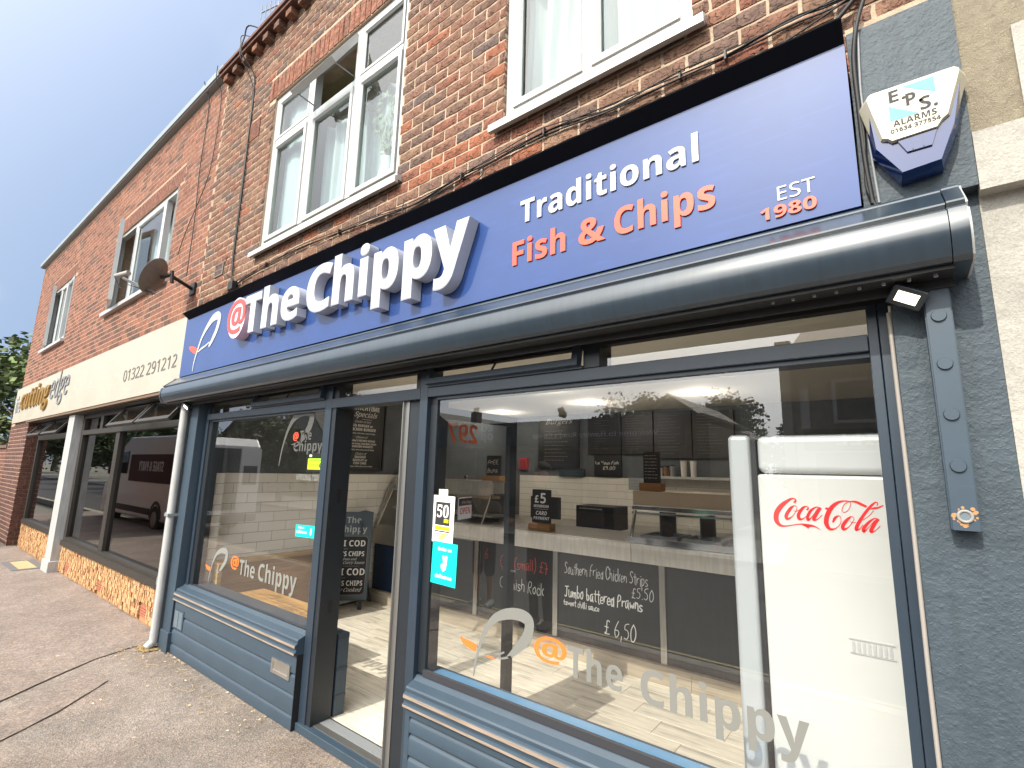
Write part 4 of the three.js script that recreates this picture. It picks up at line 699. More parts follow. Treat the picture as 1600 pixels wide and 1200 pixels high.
  part('vinyl_logo', strokes(lg, 0.001, -1.9, 0.6, zg + 0.002, 0.0012), M.etch, winR, { keepUV: true }); strokes([[29, 237, 9, 56, 222, 26, 101, 212, 36, 138, 205, 34], [208, 186, 5, 232, 185, 8, 256, 186, 6]], 0.001, -1.9, 0.6, zg + 0.002, 0.0012).forEach((g) => part('vinyl_logo_tail', g, M.vinylOrange, winR, { keepUV: true }));
  part('vinyl_logo', strokes(lg, 0.0009, -5.03, 0.58, zg + 0.002, 0.0012), M.etch, winL, { keepUV: true }); part('vinyl_logo_tail', strokes([[29, 237, 9, 56, 222, 26, 101, 212, 36, 138, 205, 34]], 0.0009, -5.03, 0.58, zg + 0.002, 0.0012), M.vinylOrange, winL, { keepUV: true });
  // opening times block on the left window
  part('vinyl_logo', strokes(lg, 0.00125, -4.05, 1.58, zg + 0.002, 0.0012), M.etchFaint, winL, { keepUV: true });
  vin('@', SANS_B, { x0: -3.72, x1: -3.635, base: 1.875, cap: 0.06 }, M.vinylRed, winL); vin('The', SANS_B, { x0: -3.62, x1: -3.45, base: 1.875, cap: 0.07 }, M.etchFaint, winL); vin('Chippy', SANS_B, { x0: -3.70, x1: -3.30, base: 1.790, cap: 0.075 }, M.etchFaint, winL); vin('OPENING TIMES', SANS_B, { x0: -3.615, x1: -3.265, base: 1.577, cap: 0.042 }, M.etch, winL);
}
const decal = (name, label, cat, x0, x1, y0, y1, z, m, rot = 0, group) => { const g = panelQuad(-(x1 - x0) / 2, (x1 - x0) / 2, -(y1 - y0) / 2, (y1 - y0) / 2, 0).rotateZ(rot).translate((x0 + x1) / 2, (y0 + y1) / 2, z); return tag(part(name, g, m, scene, { keepUV: true }), label, cat, group); };
const txt = (c, s, x, y, px, col, o = {}) => { c.save(); c.fillStyle = col; c.font = (o.w || 'bold') + ' ' + px + 'px ' + (o.f || 'sans-serif'); c.textAlign = o.a || 'center'; c.translate(x, y); c.transform(o.sx || 1, 0, o.skew || 0, 1, 0, 0); if (o.rot) c.rotate(o.rot); if (o.line) { c.strokeStyle = col; c.lineWidth = o.line; c.strokeText(s, 0, 0); } else c.fillText(s, 0, 0); c.restore(); };
function hand(c, s, x, y, px, col, seed, o = {}) { const r = mulberry(seed); if (o.fit) { c.font = px + 'px sans-serif'; o = { ...o, sx: o.fit / c.measureText(s).width }; } c.fillStyle = col; c.strokeStyle = col; let p = x; for (const ch of s) { c.save(); c.font = px * (0.92 + r() * 0.16) + 'px sans-serif'; c.translate(p, y + (r() - 0.5) * px * 0.12 + (o.slope || 0) * (p - x)); c.rotate((r() - 0.5) * 0.16); c.transform(o.sx || 0.78, 0, -0.06, 1.12, 0, 0); c.lineWidth = o.lw || 1.5; c.fillText(ch, 0, 0); if (o.bold) c.strokeText(ch, 0, 0); c.restore(); c.font = px + 'px sans-serif'; p += c.measureText(ch).width * (o.sx || 0.78) * (0.94 + r() * 0.1); } }
{
  const teal = '#00cdbf';
  const roo = (c, x, y, s) => { c.fillStyle = '#fff'; c.beginPath(); const P = [[-34, 10], [-8, -4], [-20, -60], [-2, -62], [6, -14], [16, -64], [34, -58], [30, 6], [20, 46], [-6, 66], [-30, 40]]; P.forEach(([a, b], i) => (i ? c.lineTo(x + a * s, y + b * s) : c.moveTo(x + a * s, y + b * s))); c.fill(); c.fillStyle = teal; for (const d of [-6, 10]) { c.beginPath(); c.arc(x + d * s, y + 14 * s, 4 * s, 0, 7); c.fill(); } };
  decal('anniversary_sticker', 'white sticker with 50 in black and yellow stripe on the big window', 'sticker', -2.128, -1.952, 1.283, 1.535, 0.0635, printMat(352, 504, (c, w, h) => {
    c.fillStyle = '#f4f3ee'; c.fillRect(0, 0, w, h); c.fillStyle = '#2e2c2c'; c.fillRect(62, 70, 228, 250); txt(c, '50', 176, 235, 190, '#fff', { f: 'serif', sx: 0.9 }); c.fillStyle = '#f0e000'; c.fillRect(62, 330, 228, 42); c.fillRect(200, 252, 70, 36); txt(c, 'YEARS', 235, 278, 22, '#333', {}); c.fillStyle = '#2e2c2c'; c.fillRect(62, 378, 228, 14);
    for (let i = 0; i < 3; i++) { c.fillStyle = '#e6d93a'; c.fillRect(70 + i * 30, 405 + i * 24, 212 - i * 60, 16); }
  }), -0.02);
  decal('trade_sticker', 'small white square sticker above the 50 sticker', 'sticker', -2.075, -2.005, 1.527, 1.57, 0.064, printMat(128, 80, (c, w, h) => { c.fillStyle = '#f4f3ee'; c.fillRect(0, 0, w, h); c.strokeStyle = '#555'; c.strokeRect(8, 8, w - 16, h - 16); txt(c, 'FRY', 64, 56, 44, '#555', { f: 'serif', w: '' }); }));
  decal('delivery_sticker', 'tall turquoise delivery sticker under the 50 sticker', 'sticker', -2.108, -1.918, 1.066, 1.287, 0.0638, printMat(380, 442, (c, w, h) => { c.fillStyle = teal; c.fillRect(0, 0, w, h); txt(c, 'Order on', 190, 92, 50, '#fff'); roo(c, 190, 220, 1.35); txt(c, 'deliveroo', 190, 378, 56, '#fff'); }), -0.03);
  decal('delivery_sticker', 'small turquoise sticker low on the left window by the door post', 'sticker', -3.552, -3.302, 1.178, 1.262, 0.0636, printMat(384, 130, (c, w, h) => { c.fillStyle = teal; c.fillRect(0, 0, w, h); txt(c, 'Order on', 110, 40, 30, '#fff'); txt(c, 'deliveroo', 125, 92, 46, '#fff'); roo(c, 310, 66, 0.62); }), 0.03);
  decal('hygiene_rating_sticker', 'black and lime green food hygiene rating sticker on the left window', 'sticker', -3.475, -3.272, 1.64, 1.775, 0.0637, printMat(384, 256, (c, w, h) => { c.fillStyle = '#15160f'; c.fillRect(0, 0, w, h); c.fillStyle = '#b4e61e'; c.fillRect(10, 74, w - 20, 150); txt(c, 'FOOD HYGIENE RATING', 190, 108, 26, '#15160f'); for (let i = 0; i < 5; i++) { c.strokeStyle = '#15160f'; c.lineWidth = 4; c.beginPath(); c.arc(60 + i * 52, 168, 20, 0, 7); c.stroke(); txt(c, String(i), 60 + i * 52, 180, 28, '#15160f'); } c.fillStyle = '#15160f'; c.beginPath(); c.arc(332, 168, 34, 0, 7); c.fill(); txt(c, '5', 332, 186, 50, '#b4e61e'); c.fillStyle = '#fff'; c.fillRect(40, 22, 60, 30); }));
}
// a one-line chalk alphabet: strokes on a grid, x height 6, ascender 10, descender -4
const CHALK = {
  S: ['5,9 4,10 2,10 1,9 1,7 4,5 5,3 4,1 2,0 0,1', 6], o: ['3,6 1,5 0,3 1,0 3,0 4,2 4,4 3,6', 5], u: ['0,6 0,2 1,0 3,0 4,2 4,6 4,1 5,0', 5.5], t: ['2,10 2,1 3,0 4,0|0,7 4,7', 4.2], h: ['0,10 0,0 0,4 1,6 3,6 4,4 4,0', 5], e: ['0,3 4,3 4,5 3,6 1,6 0,4 0,2 1,0 4,1', 4.8], r: ['0,6 0,0 0,4 2,6 4,6', 4.2], n: ['0,6 0,0 0,4 2,6 4,5 4,0', 5], F: ['0,0 0,10 5,10|0,5 4,5', 5.4], i: ['1,6 1,0|1,8 1.2,8.4', 2.4], d: ['4,3 3,6 1,6 0,3 1,0 3,0 4,3 4,10 4,0', 5], C: ['6,8 5,10 2,10 0,7 0,3 2,0 5,0 6,2', 6.4], c: ['4,5 3,6 1,6 0,3 1,0 3,0 4,1', 4.6], k: ['0,10 0,0|4,6 0,3 4,0', 4.6], p: ['0,6 0,-4|0,5 2,6 4,5 4,2 2,0 0,1', 5], s: ['4,5 2,6 0,5 1,3 4,2 4,1 2,0 0,0.6', 4.8],
  J: ['0,10 6,10|3,10 3,2 2,0 0,1', 5.6], m: ['0,6 0,0 0,4 2,6 3,4 3,0 3,4 5,6 6,4 6,0', 7], b: ['0,10 0,0 3,0 4,2 3,5 0,4', 5], a: ['4,6 1,6 0,3 1,0 3,1 4,6 4,1 5,0', 5.4], P: ['0,0 0,10 4,10 5,8 4,5 0,4.6', 6], w: ['0,6 1,0 3,5 5,0 6,6', 7], R: ['0,0 0,10 4,10 5,8 4,5 0,5 5,0', 6], l: ['0,10 0,1 1,0', 2.4], '£': ['5,9 4,10 2,9 2,3 1,0 0,0.6 1,1.4 2,0.4 5,0.3|0,5 4,5', 6], 5: ['5,10 1,10 0.6,6 3,6.4 5,4 4,1 2,0 0,1', 6], 6: ['4,10 1,6 0,3 1,0 3,0 5,2 4,4.6 1,4', 6], 0: ['3,10 1,8 0,4 1,0 4,0 6,4 5,9 3,10', 7], 9: ['5,8 3,10 1,9 0,7 2,5 4,6 5,9 4,0', 6], 7: ['0,10 5,10 2,0|1,5 5,5', 5.6], '.': ['0.6,0.2 0.9,0.4', 2.4], ',': ['1,1 0,-2', 2.6], '+': ['2,8 2,0|0,5 4,5', 5], '(': ['2,11 0,7 0,2 2,-2', 3], ')': ['0,11 2,7 2,2 0,-2', 3], L: ['0,10 0,0 5,0', 5.4], V: ['0,10 3,0 6,10', 6.4], f: ['4,10 2,10 1.6,8 1.6,0|0,6 4,6', 4.2], E: ['5,10 0,10 0,0 5,0|0,5 4,5', 5.6], B: ['0,0 0,10 4,9 4,6 0,5 5,4 5,1 0,0', 6],
};
function chalk(c, s, x, y, w, cap, col, lw, seed) {     // text w wide, capitals cap high
  const r = mulberry(seed), adv = (ch) => (ch === ' ' ? 4 : ((CHALK[ch] || CHALK.o)[1]) + 1), tot = [...s].reduce((a, ch) => a + adv(ch), 0), k = w / tot, v = cap / 10; let p = x;
  c.strokeStyle = col; c.lineCap = c.lineJoin = 'round';
  for (const ch of s) {
    const g = CHALK[ch], dy = (r() - 0.5) * cap * 0.12, z = 0.92 + r() * 0.18;
    if (g) for (const line of g[0].split('|')) { const P = line.split(' ').map((q) => { const [a, b] = q.split(',').map(Number); return [p + (a + (r() - 0.5) * 0.5 + b * 0.06) * k, y - (b * z + (r() - 0.5) * 0.5) * v + dy]; }); c.lineWidth = lw * (0.85 + 0.3 * r()); c.beginPath(); c.moveTo(...P[0]); for (let i = 1; i + 1 < P.length; i++) c.quadraticCurveTo(P[i][0], P[i][1], i + 2 === P.length ? P[i + 1][0] : (P[i][0] + P[i + 1][0]) / 2, i + 2 === P.length ? P[i + 1][1] : (P[i][1] + P[i + 1][1]) / 2); if (P.length === 2) c.lineTo(...P[1]); c.stroke(); }
    p += adv(ch) * k;
  }
}
// ---------------------------------------------------------------- inside the shop
{
  const f = struct('shop_floor', [bx(-5.6, 0.25, -0.1, 0.043, -5.2, -0.032)], M.floorGrout);
  const pm = [0, 1, 2, 3, 4].map((i) => mat(0.86 - i * 0.02, 0.82 - i * 0.022, 0.745 - i * 0.025, { roughness: 0.5, map: repUV(T.plankTex, 1.3, 1.3) }));
  const cache = []; for (let i = 0; i < 6; i++) { const g = metreUV(rbx(-0.2985, 0.2985, -0.006, 0, -0.0985, 0.0985, 0.0015, 1)); const uv = g.attributes.uv; for (let k = 0; k < uv.count; k++) uv.setXY(k, uv.getX(k) + i * 0.37, uv.getY(k) + i * 0.61); cache.push(g); }
  const r = mulberry(12);
  for (let row = 0; row < 11; row++) {
    const z = -0.17 - row * 0.2, j = -1.23 + (5 - row) * 0.2;
    for (let k = -9; k < 4; k++) { const x0 = j + 0.6 * k - (row % 3 === 1 ? 0.004 : 0); if (x0 + 0.6 < -5.44 || x0 > 0.05) continue; const xa = Math.max(x0, -5.44), xb = Math.min(x0 + 0.6, 0.2), full = xb - xa > 0.59; const m = new THREE.Mesh(full ? cache[Math.floor(r() * 6)] : metreUV(rbx(-(xb - xa) / 2 + 0.0015, (xb - xa) / 2 - 0.0015, -0.006, 0, -0.0985, 0.0985, 0.0015, 1)), pm[Math.floor(r() * 5)]); m.name = 'plank'; m.position.set((xa + xb) / 2, 0.05 + (r() - 0.5) * 0.0006, z); m.castShadow = m.receiveShadow = true; f.add(m); }
  }
  part('floor_edge', bx(-5.44, 0.2, 0.0432, 0.0496, -0.069, -0.0322), pm[2], f);
}
struct('shop_ceiling', [bx(-5.6, 0.3, 2.6, 2.7, -5.2, -0.05), bx(-5.6, 0.3, 2.43, 2.6, -0.2, -0.03)], M.ceiling);
for (const [x, z, where] of [[-0.56, -0.96, 'over the drinks cooler'], [-1.66, -0.95, 'behind the tilted top light over the big window'], [-2.8, -0.97, 'just inside the doorway on the right'], [-3.78, -0.94, 'above the middle of the doorway']]) { const d = thing('downlight', 'round white ceiling downlight ' + where, 'ceiling light', [x, 2.6, z]); part('rim', new THREE.TorusGeometry(0.062, 0.006, 8, 32).rotateX(Math.PI / 2).translate(x, 2.599, z), M.upvc, d); part('diffuser', new THREE.CylinderGeometry(0.058, 0.058, 0.004, 28).translate(x, 2.5965, z), mat(0.66, 0.62, 0.54, { roughness: 0.4 }), d); }
// the lamps that are lit over the counter, seen through the big window
for (const [x, z, where] of [[-5.0, -4.1, 'at the far left of the shop ceiling'], [-3.16, -2.5, 'over the card payment sign on the counter'], [-3.24, -3.75, 'in front of the menu boards'], [-1.75, -3.6, 'over the right heated cabinet']]) {
  const d = thing('ceiling_lamp', 'lit round lamp ' + where, 'ceiling light', [x, 2.6, z]); part('rim', new THREE.TorusGeometry(0.085, 0.007, 8, 32).rotateX(Math.PI / 2).translate(x, 2.598, z), M.upvc, d);
  part('diffuser', new THREE.CylinderGeometry(0.08, 0.08, 0.006, 28).translate(x, 2.596, z), new THREE.MeshStandardMaterial({ color: 0xffffff, emissive: new THREE.Color(1, 0.88, 0.70), emissiveIntensity: 1.5, roughness: 0.5 }), d);
  const l = new THREE.PointLight(new THREE.Color(1, 0.90, 0.76), 0.5, 0, 2); l.position.set(x, 2.53, z); l.castShadow = true; l.shadow.radius = 3; scene.add(l);
}
const tileGeo = (w, h, d = 0.008) => metreUV(rbx(-w / 2, w / 2, -h / 2, h / 2, -d, 0, 0.002, 1));
function tiles(parent, L, rows, y0, place, len = 0.3, pitch = 0.102) {
  const r = mulberry(Math.round(L * 100) + rows), std = tileGeo(len - 0.003, pitch - 0.003);
  for (let i = 0; i < rows; i++) for (let s = -(i % 2) * (len / 2); s < L; s += len) { const a = Math.max(0, s), b = Math.min(L, s + len); if (b - a < 0.02) continue; const g = b - a > len - 0.001 ? std : tileGeo(b - a - 0.003, pitch - 0.003); const m = new THREE.Mesh(g, M.tileWhite[Math.floor(r() * 3)]); m.name = 'tile'; place(m, (a + b) / 2, y0 + (i + 0.5) * pitch); m.castShadow = m.receiveShadow = true; parent.add(m); }
}
{
  const w = struct('wall_left', [bx(-5.6, -5.46, 0, 2.6, -5.1, -0.05), bx(-5.459, -5.305, 0, 2.6, -0.135, -0.03)], M.wallSlate);
  part('grout', [bx(-5.4595, -5.4555, 0.05, 1.595, -4.9, -0.136)], M.grout, w); part('grout', bx(-5.3045, -5.3015, 0.05, 1.595, -0.134, -0.03), M.grout, w);
  tiles(w, 2.6, 15, 0.065, (m, s, y) => { m.rotation.y = Math.PI / 2; m.position.set(-5.4505, y, -0.14 - s); });
  tiles(w, 0.10, 15, 0.065, (m, s, y) => { m.rotation.y = Math.PI / 2; m.position.set(-5.296, y, -0.134 + s); }, 0.15);
  const b = struct('wall_back', [bx(-5.46, 0.2, 0, 2.6, -5.1, -4.85)], M.wallSlate);
  part('grout', bx(-5.46, 0.2, 0.6, 1.63, -4.8495, -4.846), M.grout, b); tiles(b, 4.5, 8, 0.80, (m, s, y) => m.position.set(-5.2 + s, y, -4.838));
  struct('wall_right', [bx(0.06, 0.25, 0, 2.6, -5.1, -0.21)], M.wallSlate);
}
{ // counter
  const c = thing('serving_counter', 'long stainless topped serving counter with black chalkboard front panels', 'counter', [-2.4, 0.05, -2.4]);
  part('kickboard', [bx(-5.44, -3.30, 0.05, 0.19, -2.12, -2.035), bx(-3.298, -1.42, 0.05, 0.19, -2.12, -2.033), bx(-1.418, 0.05, 0.05, 0.19, -2.12, -2.035)], mat(0.42, 0.37, 0.30, { roughness: 0.7, map: repUV(T.plankTex, 1.6, 0.5) }), c);
  part('body', bx(-5.44, 0.05, 0.19, 0.95, -2.7, -2.10), M.slateDark, c);
  const bl = (x0, x1, draw, label) => { const m = part('blackboard_panel', [bx(x0, x1, 0.192, 0.945, -2.099, -2.078)], mat(0.030, 0.031, 0.033, { roughness: 0.6, map: rep(T.drip, 1) }), c, { label }); if (draw) { const t = canvasTex(1024, 768, (g, w, h) => { g.clearRect(0, 0, w, h); draw(g, w, h); }); part('chalk_writing', panelQuad(x0 + 0.005, x1 - 0.005, 0.196, 0.941, -2.0768), new THREE.MeshStandardMaterial({ map: t, transparent: true, roughness: 0.9 }), m, { keepUV: true }); } };
  const st = [-4.62, -3.67, -2.675, -1.64, -0.62];
  part('blackboard_panel', bx(-5.42, -4.65, 0.192, 0.74, -2.099, -2.08), mat(0.010, 0.022, 0.05, { roughness: 0.4 }), c, { label: 'plain dark blue panel at the left end' });
  bl(-4.59, -3.70); bl(-3.645, -2.70, (g) => { chalk(g, '6', 90, 170, 60, 110, '#c2574e', 6, 3); chalk(g, 'Cod (small) £7', 320, 230, 650, 110, '#c2574e', 7, 5); chalk(g, 'Cornish Rock', 320, 440, 600, 110, '#d8d8d4', 6, 7); }, 'chalkboard panel with small cod and rock');
  bl(-2.65, -1.665, (g) => { chalk(g, 'Southern Fried Chicken Strips', 70, 190, 860, 100, '#d9d9d6', 6, 11); chalk(g, '£5.50', 770, 305, 215, 88, '#d9d9d6', 6, 13); chalk(g, 'Jumbo battered Prawns', 75, 400, 800, 100, '#eeeeea', 10, 17); chalk(g, '+sweet chilli sauce', 60, 475, 390, 52, '#e4e4e0', 7, 19); chalk(g, '£ 6,50', 500, 655, 320, 130, '#e4e4e0', 8, 23); }, 'chalkboard panel with chicken strips and prawns');
  bl(-1.615, -0.65); bl(-0.595, 0.05);
  for (const x of st) part('steel_strip', rbx(x - 0.026, x + 0.026, 0.192, 0.948, -2.077, -2.062, 0.004), M.steel, c);
  for (const [a, b] of [[-4.6, -3.72], [-3.717, -1.88], [-1.877, 0.05]]) part('steel_edge', rbx(a, b, 0.95, 1.095, -2.12, -2.0, 0.006), phys(0.84, 0.79, 0.72, { metalness: 0.12, roughness: 0.34, map: repUV(T.drip, 0.8, 0.8) }), c);
  part('steel_edge', rbx(-5.44, -4.605, 0.745, 0.93, -2.14, -2.02, 0.006), M.steel, c);
  part('steel_top', [bx(-4.6, 0.05, 1.06, 1.10, -2.8, -2.121)], mat(0.30, 0.28, 0.25, { roughness: 0.3, metalness: 0.6 }), c);
}
{ // heated cabinets
  const c = thing('heated_cabinet', 'steel heated cabinet with sloping glass at the left end of the counter', 'food cabinet', [-4.5, 0.93, -2.4]);
  part('end_panel', [plateZ([[0, 0], [0.5, 0], [0.5, 0.62], [0.30, 0.62], [0.16, 0.50]], 0, 0.02).rotateY(Math.PI / 2).translate(-5.40, 0.932, -2.06)], M.steel, c);
  const SL = (g) => g; part('rim', [bx(-5.38, -3.66, 0.932, 0.97, -2.12, -2.05), bx(-5.38, -3.66, 1.42, 1.54, -2.5, -2.30), bx(-5.38, -3.66, 1.395, 1.419, -2.31, -2.26), bx(-5.38, -3.66, 1.16, 1.18, -2.6, -2.3)], M.steel, c);
  const q = new THREE.PlaneGeometry(1.68, 0.49).rotateX(-0.46).translate(-4.52, 1.185, -2.17); part('sloping_glass', q, M.glass, c); part('glass_frame', [rod([-5.37, 0.965, -2.075], [-5.37, 1.41, -2.285], 0.014), rod([-4.6, 0.965, -2.075], [-4.6, 1.41, -2.285], 0.012), rod([-3.67, 0.965, -2.075], [-3.67, 1.41, -2.285], 0.012)], M.chrome, c);
  part('back', bx(-5.38, -3.66, 0.97, 1.42, -2.66, -2.62), mat(0.13, 0.11, 0.09), c); part('top_plate', bx(-5.38, -3.66, 1.541, 1.56, -2.7, -2.28), M.steel, c); part('warm_strip', bx(-5.3, -3.72, 1.36, 1.394, -2.5, -2.35), mat(0.45, 0.32, 0.2), c);
  const d = thing('heated_cabinet', 'glass fronted heated cabinet with beige top band at the right end of the counter', 'food cabinet', [-1.2, 1.1, -2.3]);
  part('top_band', [rbx(-1.93, -0.45, 1.41, 1.53, -2.70, -2.17, 0.006)], mat(0.46, 0.36, 0.26, { roughness: 0.55 }), d); part('frame', [rbx(-1.935, -0.45, 1.365, 1.408, -2.19, -2.155, 0.006), bx(-1.935, -0.45, 1.335, 1.352, -2.185, -2.16), rod([-1.915, 1.125, -2.09], [-1.905, 1.37, -2.165], 0.015), rod([-0.5, 1.125, -2.09], [-0.5, 1.37, -2.165], 0.015), bx(-1.94, -0.45, 1.101, 1.145, -2.10, -2.06)], M.chrome, d);
  const q2 = new THREE.PlaneGeometry(1.40, 0.25).rotateX(-0.27).translate(-1.2, 1.25, -2.125); part('front_glass', q2, M.glass, d); part('base', bx(-1.92, -0.47, 1.101, 1.13, -2.7, -2.11), M.steel, d);
  for (let i = 0; i < 4; i++) part('tray', [...ring(-1.86 + i * 0.36, -1.54 + i * 0.36, 0, 0.36, 0, 0.03, 0.02).map((g) => g.rotateX(-Math.PI / 2).translate(0, 1.131, -2.16))], M.alu, d);
  part('divider', [bx(-1.72, -1.70, 1.131, 1.36, -2.6, -2.25), bx(-1.36, -1.35, 1.131, 1.34, -2.6, -2.2)], M.slateDark, d);
}
const blk = '#141414', cream = '#d8d4cc';
const scribble = (c, x, y, w, n, step, col, seed, jitter = 0.6, size = 9) => { const r = mulberry(seed); c.strokeStyle = col; for (let i = 0; i < n; i++) { c.lineWidth = size * 0.35; let p = x; const e = x + w * (1 - jitter * r()); while (p < e) { const l = size * (1 + r() * 3.2); c.beginPath(); c.moveTo(p, y + i * step + (r() - 0.5) * 2); c.lineTo(Math.min(e, p + l), y + i * step + (r() - 0.5) * 2); c.stroke(); p += l + size * 0.8; } } };
{ // poster on the left wall
  const p = thing('specials_poster', 'tall black framed LUNCHTIME Specials poster on the left wall', 'poster', [-5.43, 2.05, -1.83]);
  const rot = (g) => g.rotateY(Math.PI / 2).translate(-5.443, 0, 0);
  part('frame', ring(1.50, 2.13, 1.635, 2.53, 0, 0.03, 0.02).map(rot), M.black, p);
  part('print', rot(panelQuad(1.52, 2.11, 1.655, 2.51, 0.012)), printMat(720, 1040, (c, w, h) => {
    c.fillStyle = '#0f0f10'; c.fillRect(0, 0, w, h); c.strokeStyle = '#6b6a66'; c.lineWidth = 3; c.strokeRect(16, 16, w - 32, h - 32);
    txt(c, 'LUNCHTIME', w / 2 - 10, 130, 96, cream, { sx: 0.95 }); txt(c, 'Specials', w / 2 - 10, 235, 110, cream, { f: 'serif', w: 'italic', skew: -0.22 }); c.fillStyle = cream; c.fillRect(w / 2 - 70, 268, 190, 4);
    const L = (s, y, px, o = {}) => txt(c, s, w / 2 - 50, y, px, cream, o);
    L('Choice of Any', 325, 46, { f: 'serif', w: 'italic', skew: -0.2 }); L('¼lb BURGER or', 390, 54); L('CHICKEN BURGER', 452, 60); L('WITH SMALL CHIPS AND A CAN OF DRINK', 500, 25, { w: '' });
    L('Choice of', 566, 46, { f: 'serif', w: 'italic', skew: -0.2 }); L('Breaded CHICKEN WINGS', 618, 42); L('Southern Fried CHICKEN STRIPS', 664, 38); L('or CHICKEN NUGGETS', 708, 42); L('WITH SMALL CHIPS AND A CAN OF DRINK', 752, 25, { w: '' });
    L('Choice of', 818, 46, { f: 'serif', w: 'italic', skew: -0.2 }); L('SAUSAGE', 868, 48); L('SAVELOY or', 916, 48); L('FISH CAKE', 964, 48); L('WITH SMALL CHIPS AND A CAN OF DRINK', 1004, 24, { w: '' });
    c.fillStyle = '#060606'; for (const y of [380, 610, 860]) c.fillRect(590, y, 90, 90);
  }), p, { keepUV: true });
}
{ // pavement board standing inside
  const a = thing('pavement_sign', 'dark grey A-board with black chalkboard advertising mini cod and chips inside the door', 'A-board', [-5.3, 0.05, -1.6]);
  const T2 = (g) => g.rotateX(-0.10).rotateY(0.80).translate(-5.30, 0.05, -1.55);
  const grey = mat(0.065, 0.085, 0.10, { roughness: 0.6 });
  part('board', [T2(rbx(-0.30, 0.30, 0.10, 1.0, -0.012, 0.012, 0.008)), T2(plateZ([[-0.30, 1.0], [0.30, 1.0], [0.30, 1.10], [0.2, 1.12], [0.12, 1.10], [-0.12, 1.10], [-0.2, 1.12], [-0.30, 1.10]], -0.012, 0.024))], grey, a);
  part('leg', T2(rbx(0.20, 0.245, 0.0, 0.11, -0.012, 0.012, 0.003)), M.black, a); part('leg', T2(rbx(-0.245, -0.20, 0.0, 0.11, -0.012, 0.012, 0.003)), M.black, a);
  part('back_leg', [rod([-5.62, 0.05, -1.75], [-5.44, 1.05, -1.50], 0.012), rod([-5.36, 0.05, -2.02], [-5.20, 1.05, -1.68], 0.012)], grey, a);
  part('print', T2(panelQuad(-0.295, 0.295, 0.12, 1.08, 0.0135)), printMat(640, 1040, (c, w, h) => {
    c.fillStyle = '#46525a'; c.fillRect(0, 0, w, h); c.fillStyle = '#0b0b0c'; c.strokeStyle = '#8a7a72'; c.lineWidth = 5; c.beginPath(); c.roundRect(34, 285, w - 68, h - 330, 50); c.fill(); c.stroke();
    txt(c, '@', 250, 120, 110, '#d8402a'); txt(c, 'The', 410, 120, 108, '#a9adae'); txt(c, 'Chippy', 400, 235, 110, '#a9adae');
    txt(c, 'MINI COD', 330, 410, 104, '#d8d4cc'); txt(c, 'AND', 330, 450, 26, '#8d8a85', { w: 'italic', f: 'serif' }); txt(c, "CHILD'S CHIPS", 330, 530, 82, '#d8d4cc', { sx: 0.86 }); txt(c, 'Mushy Peas and', 320, 580, 40, '#c9c5be', { w: 'italic', f: 'serif', skew: -0.2 }); txt(c, 'Gravy or Curry Sauce', 340, 625, 46, '#c9c5be', { w: 'italic', f: 'serif', skew: -0.2 });
    c.fillStyle = '#8d8a85'; c.fillRect(120, 650, 400, 3); txt(c, 'MINI COD', 330, 760, 112, '#d8d4cc'); txt(c, 'AND', 330, 800, 26, '#8d8a85', { w: 'italic', f: 'serif' }); txt(c, "CHILD'S CHIPS", 330, 885, 84, '#d8d4cc', { sx: 0.86 }); txt(c, 'Freshly Cooked', 330, 955, 62, '#d8d4cc', { w: 'italic', f: 'serif', skew: -0.25 });
  }), a, { keepUV: true });
}
